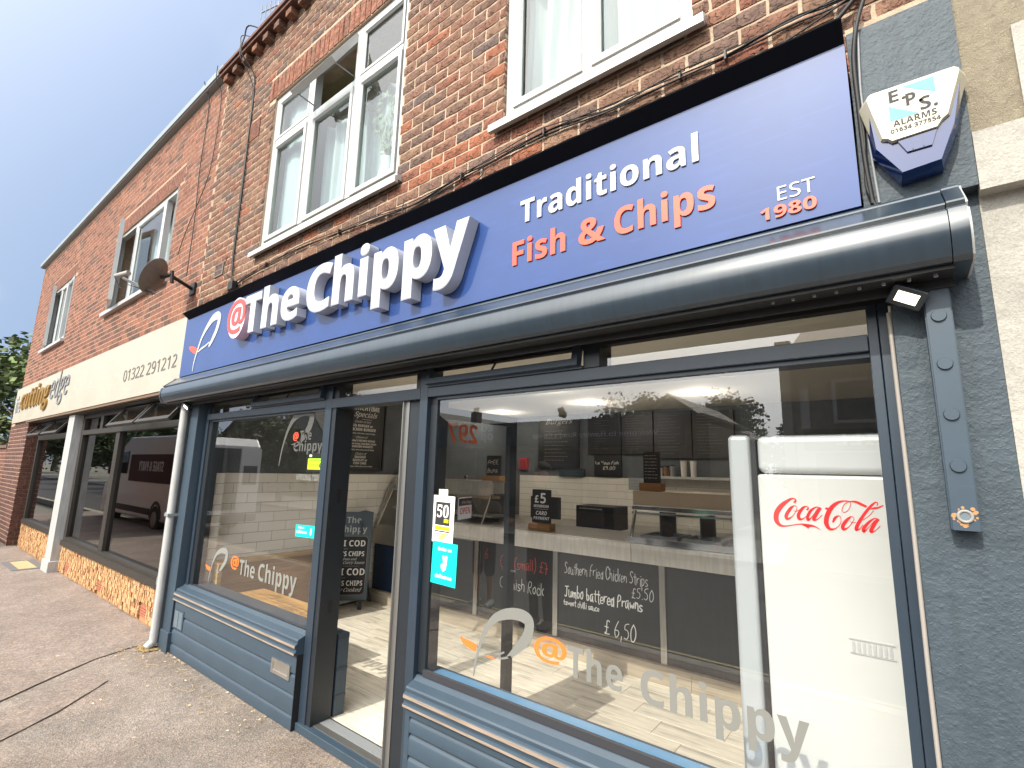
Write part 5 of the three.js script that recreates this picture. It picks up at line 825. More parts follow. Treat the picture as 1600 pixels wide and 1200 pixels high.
{ // drinks cooler
  const f = thing('drinks_cooler', 'tall white drinks cooler with red script logo behind the right end of the big window', 'cooler', [-0.25, 0.05, -0.5]);
  part('cabinet', [rbx(-0.472, 0.045, 0.07, 1.69, -0.84, -0.15, 0.012, 3)], phys(0.56, 0.56, 0.535, { roughness: 0.35, clearcoat: 0.3, clearcoatRoughness: 0.2 }), f);
  part('header', [rbx(-0.470, 0.045, 1.693, 1.845, -0.84, -0.152, 0.03, 4)], phys(0.52, 0.54, 0.54, { roughness: 0.35, clearcoat: 0.3 }), f);
  part('gasket', [bx(-0.492, -0.473, 0.09, 1.83, -0.83, -0.155)], M.black, f);
  part('door', [rbx(-0.580, -0.493, 0.09, 1.85, -0.84, -0.147, 0.022, 5)], phys(0.50, 0.53, 0.54, { roughness: 0.3, metalness: 0.3, clearcoat: 0.4 }), f);
  part('foot', [cyl(-0.4, 0.05, -0.2, 0.02, 0.02), cyl(-0.02, 0.05, -0.2, 0.02, 0.02)], M.black, f);
  const gr = []; for (let i = 0; i < 8; i++) gr.push(bx(-0.198 + i * 0.015, -0.189 + i * 0.015, 1.085, 1.125, -0.1499, -0.1475)); gr.push(bx(-0.205, -0.075, 1.08, 1.084, -0.1499, -0.147), bx(-0.205, -0.075, 1.126, 1.13, -0.1499, -0.147)); part('side_vent', gr, M.upvc, f);
  const coca = [
    [204, 134, 8, 210, 143, 6, 203, 150, 4, 187, 144, 9, 161, 122, 16, 142, 94, 18, 138, 66, 17, 148, 48, 12, 166, 44, 6, 193, 50, 3, 222, 56, 4, 246, 53, 10, 262, 52, 6, 274, 47, 3, 285, 40, 1.2], [225, 54, 1.5, 239, 49, 5, 245, 44, 4, 250, 50, 2.5],
    [212, 119, 2.6, 204, 123, 2.6, 190, 112, 10, 174, 85, 12, 177, 72, 10, 193, 81, 3, 207, 101, 2, 213, 116, 2.1], [199, 106, 1.5, 207, 102, 2, 221, 109, 2],
    [245, 109, 7, 250, 117, 5, 244, 123, 3.5, 231, 115, 9, 216, 91, 11, 218, 75, 11, 231, 77, 3.5, 249, 93, 2], [284, 122, 3.5, 274, 121, 4.5, 257, 107, 9, 246, 85, 10, 247, 73, 8.5, 260, 86, 2.5, 281, 118, 2], [290, 121, 10, 277, 100, 11, 265, 77, 11, 276, 77, 3.5, 294, 95, 2.5], [305, 118, 7, 314, 120, 7],
    [325, 70, 5, 333, 86, 9, 344, 95, 4, 351, 90, 2.4, 349, 69, 2, 333, 50, 3.4, 315, 46, 10, 305, 63, 15, 308, 89, 15, 322, 119, 14, 342, 140, 10, 363, 149, 5, 380, 149, 3, 385, 138, 2, 375, 116, 2, 363, 109, 2, 357, 116, 2.2, 366, 137, 2.2, 382, 148, 3, 402, 148, 8, 418, 140, 9, 432, 133, 8],
    [391, 90, 2.3, 385, 96, 2.4, 371, 84, 9.5, 356, 62, 11.4, 357, 49, 10.4, 371, 56, 2.8, 385, 75, 2, 392, 89, 2], [378, 79, 1.4, 385, 74, 2, 396, 76, 2], [462, 138, 2.3, 465, 146, 3.2, 459, 150, 3.7, 443, 134, 8, 422, 105, 9, 402, 71, 11, 395, 51, 10, 405, 54, 3, 417, 70, 2], [416, 85, 1.4, 434, 99, 2, 451, 120, 2], [442, 125, 1.4, 453, 129, 6.4, 466, 132, 5.4, 481, 141, 2.7],
    [458, 94, 3.2, 450, 93, 4, 434, 79, 8, 418, 58, 10, 417, 46, 8, 430, 59, 2.3, 452, 87, 2], [463, 93, 9.5, 450, 75, 10.4, 438, 49, 11, 448, 50, 3, 466, 69, 2.3]];
  const red = mat(0.74, 0.02, 0.025, { roughness: 0.4 }); part('logo', strokes(coca, 0.001, -0.55, 1.45, -0.1497, 0.0012), red, f, { keepUV: true });
}
{ // wooden bench
  const wood = [[0.70, 0.40, 0.14], [0.74, 0.50, 0.23], [0.52, 0.33, 0.17]].map((c) => mat(...c, { roughness: 0.55, map: repUV(T.wood, 0.9, 0.35) }));
  const b = thing('wooden_bench', 'varnished wooden bench box standing under the left window inside', 'bench', [-4.9, 0.05, -0.5]);
  part('back_panel', [bx(-5.445, -5.415, 0.06, 0.70, -1.24, -0.14)], wood[2], b); part('top_rail', [bx(-5.445, -5.36, 0.702, 0.745, -1.25, -0.13)], wood[1], b);
  part('end_post', [rbx(-5.41, -5.17, 0.06, 0.755, -0.155, -0.115, 0.005)], wood[1], b); for (const x of [-5.33, -5.25]) part('post_groove', bx(x, x + 0.006, 0.1, 0.74, -0.1149, -0.1135), wood[2], b);
  part('seat_plank', [rbx(-5.02, -3.83, 0.462, 0.50, -0.335, -0.15, 0.006)], wood[0], b); part('seat_plank', [rbx(-5.02, -3.83, 0.462, 0.499, -0.50, -0.34, 0.006)], wood[0], b);
  for (const [x, z] of [[-4.9, -0.25], [-3.95, -0.25], [-4.9, -0.45], [-3.95, -0.45]]) part('leg', bx(x - 0.03, x + 0.03, 0.05, 0.461, z - 0.03, z + 0.03), wood[1], b);
  part('end_panel', [bx(-5.41, -5.0, 0.06, 0.69, -1.25, -1.21)], wood[2], b);
}
{ // back of the shop
  const board = (label, x0, x1, y0, y1, draw, z = -4.80) => { const b = thing('menu_board', label, 'menu board', [(x0 + x1) / 2, y0, z]); part('board', rbx(x0, x1, y0, y1, z - 0.03, z, 0.004), M.black, b); part('print', panelQuad(x0 + 0.01, x1 - 0.01, y0 + 0.01, y1 - 0.01, z + 0.0015), printMat(512, 640, (c, w, h) => { c.fillStyle = '#17181a'; c.fillRect(0, 0, w, h); draw(c, w, h); }), b, { keepUV: true }); };
  board('black menu board headed Burgers on the back wall', -4.80, -4.02, 1.74, 2.58, (c, w) => { txt(c, 'Burgers', w / 2, 90, 92, '#b9b6ae', { f: 'serif', w: 'italic', skew: -0.2 }); c.strokeStyle = '#77746e'; c.strokeRect(40, 130, w - 80, 470); scribble(c, 80, 180, 340, 9, 46, '#9c9991', 3, 0.4, 10); });
  board('black menu board of two columns right of the Burgers board', -3.86, -3.30, 1.96, 2.58, (c) => scribble(c, 110, 60, 240, 13, 42, '#7f7d77', 5, 0.7, 9));
  board('black menu board in the middle of the back wall', -3.285, -2.80, 1.96, 2.58, (c) => scribble(c, 60, 50, 360, 14, 40, '#8a8881', 7, 0.5, 9));
  board('black menu board at the right above the cup shelf', -2.785, -2.25, 1.9, 2.56, (c) => scribble(c, 50, 50, 330, 13, 44, '#8a8881', 8, 0.5, 9)); board('black menu board farthest right on the back wall, nearest the drinks cooler', -2.235, -1.7, 1.9, 2.54, (c) => scribble(c, 50, 50, 330, 13, 44, '#85837d', 9, 0.5, 9));
  board('small dark blue notice board with faint white letters on the back wall', -4.38, -3.92, 1.61, 1.735, (c, w) => { c.fillStyle = '#2a3a44'; c.fillRect(0, 0, w, 640); scribble(c, 120, 200, 280, 3, 140, '#aab0b0', 12, 0.3, 22); });
  board('small chalkboard reading £9.00 on the back wall', -3.75, -3.30, 1.63, 1.945, (c, w) => { chalk(c, 'La Vous Fish', 20, 270, 470, 100, '#c9c7c0', 12, 3); chalk(c, '£9.00', 170, 440, 250, 110, '#c9c7c0', 12, 4); });
  tag(part('paper_notice', panelQuad(-3.2, -2.9, 1.45, 1.62, -4.83), printMat(128, 80, (c, w, h) => { c.fillStyle = '#8f9396'; c.fillRect(0, 0, w, h); scribble(c, 16, 20, 96, 3, 18, '#555', 4, 0.3, 5); }), scene, { keepUV: true }), 'white paper notice on the tiles under the chalkboards', 'notice');
  const ov = thing('back_oven', 'black countertop oven against the tiled back wall', 'oven', [-3.1, 0.9, -3.8]); part('body', rbx(-3.36, -2.83, 0.98, 1.27, -4.0, -3.60, 0.01), M.black, ov); part('door', bx(-3.33, -2.95, 1.02, 1.22, -3.599, -3.59), M.gasket, ov); part('handle', rod([-3.3, 1.235, -3.58], [-2.98, 1.235, -3.58], 0.006), M.steel, ov);
  const tl = thing('till', 'black till screen leaning on the counter beside the card sign', 'till', [-3.3, 1.1, -3]); part('screen', rbx(-3.45, -3.05, 1.16, 1.40, -2.76, -2.73, 0.006).rotateX(0), M.black, tl); part('stand', [bx(-3.3, -3.2, 1.101, 1.16, -2.79, -2.74)], M.black, tl);
  struct('back_counter', [bx(-5.3, -0.2, 0.05, 0.96, -4.8, -3.55)], M.steel);
  const sh = thing('cup_shelf', 'white shelf with two cups and jars under the right menu boards', 'shelf', [-2.2, 1.62, -4.7]); part('shelf', bx(-2.85, -0.9, 1.62, 1.655, -4.83, -4.62), M.upvc, sh);
  for (const x of [-2.34, -2.21]) { const c = thing('paper_cup', 'stack of paper cups on the shelf' + (x < -2.3 ? ', the one nearer the menu stand' : ', the one nearer the cooler'), 'cups', [x, 1.656, -4.7]); part('cup', cyl(x, 1.656, -4.7, 0.035, 0.2, 16, 0.042), mat(0.6, 0.58, 0.54), c); part('lid', cyl(x, 1.857, -4.7, 0.045, 0.012, 16), M.upvc, c); }
  for (let i = 0; i < 5; i++) { const x = -2.75 + i * 0.085 + (i > 3 ? 0.9 : 0), j = thing('jar', ['amber sauce jar', 'pale jar', 'brown jar', 'small grey jar', 'jar of yellow pickles'][i] + ' on the cup shelf', 'jar', [x, 1.656, -4.7]); part('body', cyl(x, 1.656, -4.7, 0.032, 0.10 + 0.012 * i, 14), mat(...[[0.4, 0.24, 0.06], [0.5, 0.46, 0.4], [0.2, 0.1, 0.05], [0.25, 0.25, 0.25], [0.45, 0.36, 0.1]][i], { roughness: 0.3 }), j); part('lid', cyl(x, 1.757 + 0.012 * i, -4.7, 0.034, 0.02, 14), M.black, j); }
  const cs = thing('card_sign', 'black £5 minimum card payment sign in a wooden foot on the counter', 'sign', [-2.93, 1.1, -2.2]);
  part('plate', rbx(-3.05, -2.82, 1.17, 1.50, -2.215, -2.20, 0.006), M.black, cs); part('foot', rbx(-3.06, -2.80, 1.101, 1.17, -2.26, -2.15, 0.006), mat(0.36, 0.17, 0.05, { map: repUV(T.wood, 0.5, 0.2) }), cs);
  part('print', panelQuad(-3.045, -2.825, 1.175, 1.495, -2.1985), printMat(330, 480, (c, w, h) => { c.fillStyle = '#0d0d0e'; c.fillRect(0, 0, w, h); txt(c, '£', 80, 190, 150, '#ddd'); txt(c, '5', 200, 195, 210, '#ddd'); txt(c, 'MINIMUM', w / 2, 260, 56, '#ddd'); c.fillStyle = '#ddd'; c.fillRect(40, 282, 250, 3); txt(c, 'CARD', w / 2, 370, 80, '#ddd', { skew: -0.2 }); txt(c, 'PAYMENT', w / 2, 440, 62, '#ddd', { skew: -0.2 }); }), cs, { keepUV: true });
  const ss = thing('card_sign', 'small dark lettered sign in a wooden foot on the right heated cabinet', 'sign', [-1.8, 1.53, -2.3]); part('foot', rbx(-1.90, -1.70, 1.531, 1.60, -2.36, -2.24, 0.005), mat(0.36, 0.17, 0.05), ss); part('plate', rbx(-1.88, -1.72, 1.60, 1.88, -2.31, -2.298, 0.004), mat(0.035, 0.02, 0.014), ss);
  part('print', panelQuad(-1.875, -1.725, 1.605, 1.875, -2.2965), printMat(200, 360, (c, w, h) => { c.fillStyle = '#1c120d'; c.fillRect(0, 0, w, h); scribble(c, 14, 40, 170, 8, 38, '#c8c4ba', 40, 0.25, 13); }), ss, { keepUV: true });
  const os = thing('open_sign', 'white OPEN sign hanging on a cord behind the 50 sticker', 'sign', [-2.2, 1.4, -0.27]);
  const D2 = (g) => g.rotateY(Math.PI / 2 + 0.3).translate(-2.14, 0, -0.22); part('plate', [D2(rbx(-0.09, 0.09, 1.385, 1.515, -0.003, 0.003, 0.002, 1))], M.upvc, os); part('print', D2(panelQuad(-0.089, 0.089, 1.386, 1.514, 0.0042)), printMat(360, 260, (c, w, h) => { c.fillStyle = '#dcdad8'; c.fillRect(0, 0, w, h); c.fillStyle = '#1d1a1c'; c.fillRect(0, 10, w, 88); txt(c, '@The Chippy', 210, 74, 44, '#c9a0a0'); txt(c, 'OPEN', w / 2, 200, 112, '#b01030'); }), os, { keepUV: true });
  part('cord', [rod([-2.135, 1.515, -0.145], [-2.14, 1.63, -0.22], 0.0018, 5), rod([-2.19, 1.515, -0.30], [-2.14, 1.63, -0.22], 0.0018, 5)], M.alu, os); part('sucker', disc(-2.14, 1.635, -0.22, 0.012, 0.01), M.chrome, os);
  const fb2 = thing('fire_alarm_box', 'dark red box on the slate wall beyond the OPEN sign', 'alarm', [-6.4, 1.7, -4.7]); part('box', rbx(-5.2, -5.02, 1.70, 1.90, -4.86, -4.80, 0.01), mat(0.35, 0.02, 0.02), fb2); part('lid', bx(-5.17, -5.05, 1.73, 1.87, -4.799, -4.79), mat(0.28, 0.015, 0.015), fb2);
  const ck = thing('chalk_stand', 'small chalkboard on a wooden foot standing on the left cabinet', 'sign', [-3.75, 1.56, -2.4]); part('plate', rbx(-3.86, -3.64, 1.62, 1.85, -2.42, -2.405, 0.004), M.black, ck); part('foot', rbx(-3.88, -3.62, 1.561, 1.62, -2.46, -2.36, 0.004), mat(0.4, 0.2, 0.06), ck); part('print', panelQuad(-3.855, -3.645, 1.625, 1.845, -2.4035), printMat(256, 256, (c) => { c.fillStyle = '#121212'; c.fillRect(0, 0, 256, 256); chalk(c, 'FrEE', 20, 110, 200, 60, '#d0cec8', 7, 3); chalk(c, 'Buns', 20, 220, 190, 60, '#d0cec8', 7, 4); }), ck, { keepUV: true });
  for (const [x, k] of [[-4.86, 'left'], [-4.72, 'right']]) { const t = thing('sauce_tub', 'pale stacked food tub on the left cabinet, ' + (k === 'left' ? 'nearer the door' : 'nearer the chalkboard'), 'tub', [x, 1.56, -2.5]); part('tub', cyl(x, 1.561, -2.5, 0.05, 0.09, 18, 0.062), mat(0.6, 0.56, 0.46), t); part('lid', cyl(x, 1.652, -2.5, 0.065, 0.008, 18), M.upvc, t); }
  const rc = thing('receipt_holder', 'white framed card with 50 on the left cabinet seen through the doorway', 'sign', [-5.1, 1.56, -2.4]); part('plate', rbx(-5.22, -4.98, 1.561, 1.80, -2.45, -2.43, 0.005), mat(0.5, 0.46, 0.4), rc); part('print', panelQuad(-5.19, -5.01, 1.60, 1.77, -2.4285), printMat(128, 128, (c) => { c.fillStyle = '#141414'; c.fillRect(0, 0, 128, 128); txt(c, '50', 64, 92, 84, '#bbb', { f: 'serif' }); }), rc, { keepUV: true });
  const rl = thing('paper_roll', 'cardboard roll standing on the left cabinet', 'roll', [-5.3, 1.56, -2.4]); part('roll', cyl(-5.33, 1.561, -2.4, 0.06, 0.12, 20), mat(0.5, 0.38, 0.26), rl); part('core', cyl(-5.33, 1.682, -2.4, 0.02, 0.002, 12), M.black, rl);
  const bn = thing('litter_bin', 'slate blue panelled bin box just inside the doorway beside the post', 'bin', [-3.2, 0.05, -0.25]); part('box', [rbx(-3.44, -3.12, 0.05, 0.56, -0.16, -0.075, 0.004)], M.slateLight, bn); part('rail', [bx(-3.1195, -3.1165, 0.16, 0.18, -0.158, -0.078), bx(-3.1195, -3.1165, 0.33, 0.35, -0.158, -0.078), bx(-3.1195, -3.1165, 0.53, 0.555, -0.158, -0.078)], M.slate, bn);
}
// ---------------------------------------------------------------- ground
function groundSheet(x0, x1, z0, z1, y, step, tintFn) {
  const nx = Math.round((x1 - x0) / step), nz = Math.round((z1 - z0) / step), g = new THREE.PlaneGeometry(x1 - x0, z1 - z0, nx, nz).rotateX(-Math.PI / 2).translate((x0 + x1) / 2, y, (z0 + z1) / 2), p = g.attributes.position, c = new Float32Array(p.count * 3);
  for (let i = 0; i < p.count; i++) { const t = tintFn(p.getX(i), p.getZ(i)); c.set(t, i * 3); p.setY(i, y + 0.0025 * noise3(p.getX(i) * 1.1, p.getZ(i) * 1.1, 3)); }
  g.setAttribute('color', new THREE.BufferAttribute(c, 3)); g.computeVertexNormals(); return g;
}
const groundTint = (x, z) => {
  const n = noise3(x * 0.5, z * 0.5, 1) * 0.06 + noise3(x * 2.1, z * 2.1, 2) * 0.06 + noise3(x * 6, z * 6, 5) * 0.04; let k = 1 + n;
  const dirt = smooth(0.42, 0.0, z - 0.13) * smooth(-6.2, -5.3, x) * (0.14 + 0.12 * noise3(x * 5, z * 5, 8)); const stain = smooth(0.7, 0.05, z) * smooth(-5.7, -6.4, x) * smooth(-11, -9, x) * (0.22 + 0.3 * noise3(x * 2.4, z * 5, 12));
  k -= 0.6 * dirt + 0.8 * stain; const pink = 0.05 * noise3(x * 0.9, z * 0.9, 20) + 0.10 * stain; return [k * (1 + pink), k, k * (1 - 0.6 * pink - 0.25 * dirt)];
};
struct('pavement', [groundSheet(-22, 6, -0.02, 2.9, 0, 0.08, groundTint)], M.asphalt);
{ // the smoother resurfaced half in front of the salon and a trench repair
  const edge = [[-5.60, 0.14], [-5.75, 0.30], [-5.62, 0.62], [-5.42, 0.90], [-5.15, 1.24], [-4.85, 1.75], [-4.6, 2.3], [-4.5, 2.895]];
  const g = plateZ([...edge, [-21.9, 2.895], [-21.9, 0.02], [-5.9, 0.02]].map(([x, z]) => [x, -z]), 0, 0.0015).rotateX(-Math.PI / 2).translate(0, 0.0060, 0);
  struct('pavement_resurfacing', [g], M.asphaltPink);
  const s = plateZ([[-5.33, 0.72], [-5.02, 1.10], [-4.68, 1.62], [-4.35, 2.4], [-4.2, 2.895], [-3.75, 2.895], [-3.95, 2.3], [-4.28, 1.55], [-4.66, 1.02], [-5.02, 0.66]].map(([x, z]) => [x, -z]), 0, 0.0015).rotateX(-Math.PI / 2).translate(0, 0.0060, 0); struct('pavement_trench_repair', [s], M.asphaltPink);
  const seam = (pts) => { const gs = []; for (let i = 0; i + 1 < pts.length; i++) { const n = 6, P = (t) => [pts[i][0] + (pts[i + 1][0] - pts[i][0]) * t + 0.012 * noise3(i + t * 4, 3, 1), pts[i][1] + (pts[i + 1][1] - pts[i][1]) * t]; for (let k = 0; k < n; k++) { const [ax, az] = P(k / n), [bx2, bz] = P((k + 1) / n), w = 0.0009 + 0.0006 * noise3(i * 3 + k, 7, 2); gs.push(plateZ([[ax - w, -az], [ax + w, -az], [bx2 + w, -bz], [bx2 - w, -bz]], 0, 0.0006).rotateX(-Math.PI / 2).translate(0, 0.0085, 0)); } } return gs; };
  struct('pavement_seam', [...seam(edge), ...seam([[-5.33, 0.72], [-5.02, 1.10], [-4.68, 1.62], [-4.35, 2.4], [-4.2, 2.895]]), ...seam([[-5.02, 0.66], [-4.66, 1.02], [-4.28, 1.55]])], mat(0.25, 0.2, 0.168, { roughness: 1, side: THREE.DoubleSide }));
}
struct('road', [groundSheet(-70, 40, 3.03, 9.2, -0.11, 0.5, (x, z) => { const k = 1 + 0.12 * noise3(x * 0.2, z, 3); return [k, k, k]; })], M.road);
struct('kerb', [bx(-70, 40, -0.2, 0.004, 2.90, 3.03), bx(-70, 40, -0.2, 0.0, 9.2, 9.33)], M.concrete);
struct('road_marking', [bx(-70, 40, -0.106, -0.1025, 3.25, 3.30), bx(-70, 40, -0.106, -0.1025, 3.38, 3.43)], mat(0.35, 0.28, 0.12));
struct('far_pavement', [bx(-70, 40, -0.2, 0.0, 9.335, 13)], mat(0.26, 0.24, 0.22, { map: rep(T.asphalt, 2) }));
struct('ground', [bx(-300, 300, -0.4, -0.22, -300, 300)], mat(0.16, 0.15, 0.12, { roughness: 1 }));
{
  const c = thing('inspection_cover', 'pale inspection cover in dark frame set in the pavement by the white column', 'drain cover', [-11.3, 0, 0.25]);
  part('frame', ring(-11.85, -10.82, 0.06, 0.46, 0, 0.004, 0.09).map((g) => g.rotateX(Math.PI / 2).translate(0, 0.0135, 0)), mat(0.12, 0.12, 0.125), c); part('cover', bx(-11.75, -10.92, 0.008, 0.013, 0.155, 0.365), mat(0.60, 0.42, 0.22, { map: rep(T.grain, 0.3) }), c);
}
{ // litter, leaves and moss along the foot of the wall
  const r = mulberry(31), gs = [], tw = [];
  for (let i = 0; i < 340; i++) { const near = r() < 0.75, x = near ? -5.75 + Math.pow(r(), 1.6) * 2.3 : -7.5 + r() * 6.5, z = near ? 0.16 + Math.pow(r(), 2) * 0.35 : 0.2 + r() * 1.6; const s = 0.004 + r() * 0.010; gs.push(tint(new THREE.CircleGeometry(s, 5).scale(1, 0.45, 1).rotateX(-Math.PI / 2 + (r() - 0.5) * 0.8).rotateY(r() * 6).translate(x, 0.010 + s * 0.3, z), ...[[0.52, 0.38, 0.2], [0.38, 0.25, 0.12], [0.62, 0.52, 0.36], [0.22, 0.15, 0.09]][Math.floor(r() * 4)])); }
  for (let i = 0; i < 26; i++) { const x = -5.5 + r() * 1.5, z = 0.18 + r() * 0.22, a = r() * 6, l = 0.03 + r() * 0.06; tw.push(tint(rod([x, 0.011, z], [x + Math.cos(a) * l, 0.012 + r() * 0.01, z + Math.sin(a) * l], 0.0013, 4), 0.5, 0.37, 0.2)); }
  for (let i = 0; i < 120; i++) { const x = -5.72 + r() * 0.22, z = 0.17 + r() * 0.12, s = 0.008 + r() * 0.014; gs.push(tint(new THREE.IcosahedronGeometry(s, 0).scale(1, 0.6, 1).translate(x, 0.008, z).toNonIndexed(), 0.20 + 0.1 * r(), 0.17, 0.07)); }
  tag(part('dry_litter', [...gs, ...tw].map((g) => prep(g)), mat(1, 1, 1, { vertexColors: true, roughness: 1, side: THREE.DoubleSide }), scene, { keepUV: true, kind: 'stuff' }), 'dry leaf litter and moss along the foot of the shop front', 'litter');
}
// ---------------------------------------------------------------- trees
function tree(name, label, x, z, y0, h, w, n, leaf, col, seed, cat = 'tree', conifer) {
  const t = thing(name, label, cat, [x, y0, z]), r = mulberry(seed), gs = [];
  part('trunk', [cyl(x, y0, z, h * 0.035, h * 0.7, 9, h * 0.012), ...[0, 1, 2, 3].map((i) => rod([x, y0 + h * (0.3 + i * 0.09), z], [x + Math.cos(i * 2.4) * w * 0.3, y0 + h * (0.55 + i * 0.1), z + Math.sin(i * 2.4) * w * 0.3], h * 0.012, 6, h * 0.004))], mat(0.10, 0.075, 0.055), t);
  const cl = []; for (let i = 0; i < 26; i++) { const a = r() * 6.28, u = r(), rad = (conifer ? 0.5 * (1 - u) : 0.5 * Math.sqrt(Math.max(0.05, 1 - Math.pow(2 * u - 0.9, 2)))) * w * (0.35 + 0.65 * r()); cl.push([x + Math.cos(a) * rad, y0 + h * (conifer ? 0.1 + 0.9 * u : 0.28 + 0.72 * u), z + Math.sin(a) * rad, (conifer ? 0.10 : 0.17) * w * (0.6 + 0.7 * r()), 0.65 + 0.6 * r()]); }
  for (let i = 0; i < n; i++) {
    const c = cl[Math.floor(r() * cl.length)], d = new THREE.Vector3(r() - 0.5, r() - 0.5, r() - 0.5).normalize().multiplyScalar(c[3] * Math.pow(r(), 0.4)); const s = leaf * (0.6 + 0.8 * r()), k = c[4] * (0.75 + 0.5 * r());
    const g = new THREE.PlaneGeometry(s, s * 0.8).rotateX(r() * 6).rotateY(r() * 6).translate(c[0] + d.x, c[1] + d.y, c[2] + d.z); gs.push(tint(g.toNonIndexed(), col[0] * k, col[1] * k, col[2] * k));
  }
  part('crown', gs, M.leaf || (M.leaf = mat(1, 1, 1, { vertexColors: true, roughness: 0.8, side: THREE.DoubleSide })), t, { keepUV: true, kind: 'stuff' });
}
tree('garden_tree', 'bushy green tree rising beyond the far end of the salon', -28, -2.2, 0, 6.2, 6.0, 7000, 0.17, [0.10, 0.135, 0.045], 5);
tree('garden_tree', 'darker leafy tree behind the boundary wall beyond the salon', -33, 1.0, 0, 6.4, 6.5, 6000, 0.2, [0.085, 0.115, 0.04], 6);
tree('garden_shrub', 'pale green shrub just above the boundary wall', -24, -1.0, 0, 3.0, 2.6, 2500, 0.11, [0.11, 0.13, 0.05], 9, 'shrub');
// ---------------------------------------------------------------- across the road (seen mirrored in the glass)
{
  const dk = mat(0.045, 0.055, 0.07), brickFar = mat(0.26, 0.2, 0.15, { map: rep(T.brick, 1) }), render = mat(0.40, 0.37, 0.33), roofM = mat(0.10, 0.085, 0.075, { map: rep(T.grain, 1) }), win = mat(0.05, 0.06, 0.07, { roughness: 0.15 });
  const c = thing('corner_store', 'low flat roofed store with dark blue fascia across the road', 'building', [-10, 0, 12.5]);
  part('wall', [bx(-15.5, -4.4, 0, 3.2, 13, 18)], brickFar, c); part('fascia', bx(-15.6, -5.1, 2.55, 3.32, 12.2, 12.99), dk, c); part('parapet', bx(-15.6, -4.3, 3.322, 3.4, 12.2, 18), dk, c);
  for (let i = 0; i < 6; i++) part('shop_window', bx(-15 + i * 1.65, -13.55 + i * 1.65, 0.4, 2.45, 12.93, 12.99), win, c);
  part('lettering', letters("Welcome to Hawley Road's Co-op", SANS, { x0: -4.5, x1: 0, base: 0, cap: 0.15, z: 0, depth: 0.02 }).map((g) => g.rotateY(Math.PI).translate(-11.0 + 0.9, 2.82, 12.19)), mat(0.55, 0.56, 0.57), c, { keepUV: true });
  part('store_logo', [...letters('co', SANS_B, { x0: 0, x1: 0.62, base: 0.28, cap: 0.34, z: 0, depth: 0.03 }), ...letters('op', SANS_B, { x0: 0, x1: 0.62, base: -0.04, cap: 0.34, z: 0, depth: 0.03 })].map((g) => g.rotateY(Math.PI).translate(-11.9, 2.82, 12.19)), mat(0.28, 0.42, 0.52), c, { keepUV: true });
  const gable = (name, label, x0, x1, z0, z1, eave, ridge, m, ch = true) => {
    const h = thing(name, label, 'house', [(x0 + x1) / 2, 0, (z0 + z1) / 2]), mx = (x0 + x1) / 2;
    part('wall', plateZ([[x0, 0], [x1, 0], [x1, eave], [mx, ridge], [x0, eave]], z0, z1 - z0), m, h);
    part('roof', [plateZ([[x0 - 0.3, eave - 0.2], [x0 - 0.3, eave - 0.05], [mx, ridge + 0.16], [x1 + 0.3, eave - 0.05], [x1 + 0.3, eave - 0.2], [mx, ridge + 0.01]], z0 - 0.25, z1 - z0 + 0.5)], roofM, h);
    for (const [a, y] of [[0.25, 1.0], [0.62, 1.0], [0.25, 3.3], [0.62, 3.3]]) if (y + 1.3 < eave + 0.6) { const xa = x0 + (x1 - x0) * a, xb = xa + 1.0; const w = part('window', ring(xa, xb, y, y + 1.25, z0 - 0.04, z0 - 0.005, 0.07), M.upvc, h); part('pane', bx(xa + 0.07, xb - 0.07, y + 0.07, y + 1.18, z0 - 0.03, z0 - 0.012), win, w); }
    if (ch) part('chimney', [bx(mx + 0.8, mx + 1.25, ridge - 0.9, ridge + 0.35, z0 + 2, z0 + 2.5), cyl(mx + 0.92, ridge + 0.35, z0 + 2.25, 0.09, 0.3, 10), cyl(mx + 1.14, ridge + 0.35, z0 + 2.25, 0.09, 0.3, 10)], brickFar, h);
  };
  gable('gabled_house', 'rendered gabled house across the road opposite the open door', -34, -29.5, 16, 24, 4.0, 6.0, render); gable('gabled_house', 'brick house with low gable left of the rendered one across the road', -43, -36, 15, 23, 3.3, 5.0, brickFar); gable('gabled_house', 'dark gabled house behind the low store across the road', -10.8, -6.2, 21, 29, 3.6, 5.3, mat(0.14, 0.14, 0.15), false); gable('gabled_house', 'brick house with chimney behind the left end of the store', -24.5, -19.5, 19, 27, 3.4, 4.9, brickFar);
  const g = thing('grill_house', 'rendered house with tiled roof and dark GRILL shop front across the road', 'building', [-0.5, 0, 13]);
  part('wall', bx(-2.1, 6, 0, 4.6, 12.5, 19), mat(0.30, 0.26, 0.215, { map: rep(T.grain, 2) }), g); part('roof', [prismX([[12.1, 4.55], [12.1, 4.7], [15.6, 6.2], [19.2, 4.7], [19.2, 4.55]], -2.2, 6.2)], mat(0.24, 0.15, 0.10, { map: rep(T.brick, 0.5) }), g); part('parapet', [bx(-2.35, -2.12, 0, 5.0, 12.3, 19), bx(-2.4, -2.05, 5.001, 5.15, 12.2, 19)], mat(0.28, 0.25, 0.21), g);
  part('fascia', bx(-1.9, 6, 2.35, 2.85, 12.25, 12.49), mat(0.02, 0.02, 0.022), g); part('lettering', letters('GRILL', SANS_B, { x0: 0, x1: 1.5, base: 0, cap: 0.28, z: 0, depth: 0.02 }).map((q) => q.rotateY(Math.PI).translate(0.25, 2.46, 12.24)), mat(0.45, 0.45, 0.44), g, { keepUV: true });
  for (const xa of [-1.25, 1.2, 3.4]) { const w = part('window', ring(xa, xa + 0.95, 3.0, 4.1, 12.44, 12.495, 0.08), M.upvc, g); part('pane', bx(xa + 0.08, xa + 0.87, 3.08, 4.02, 12.46, 12.482), win, w); }
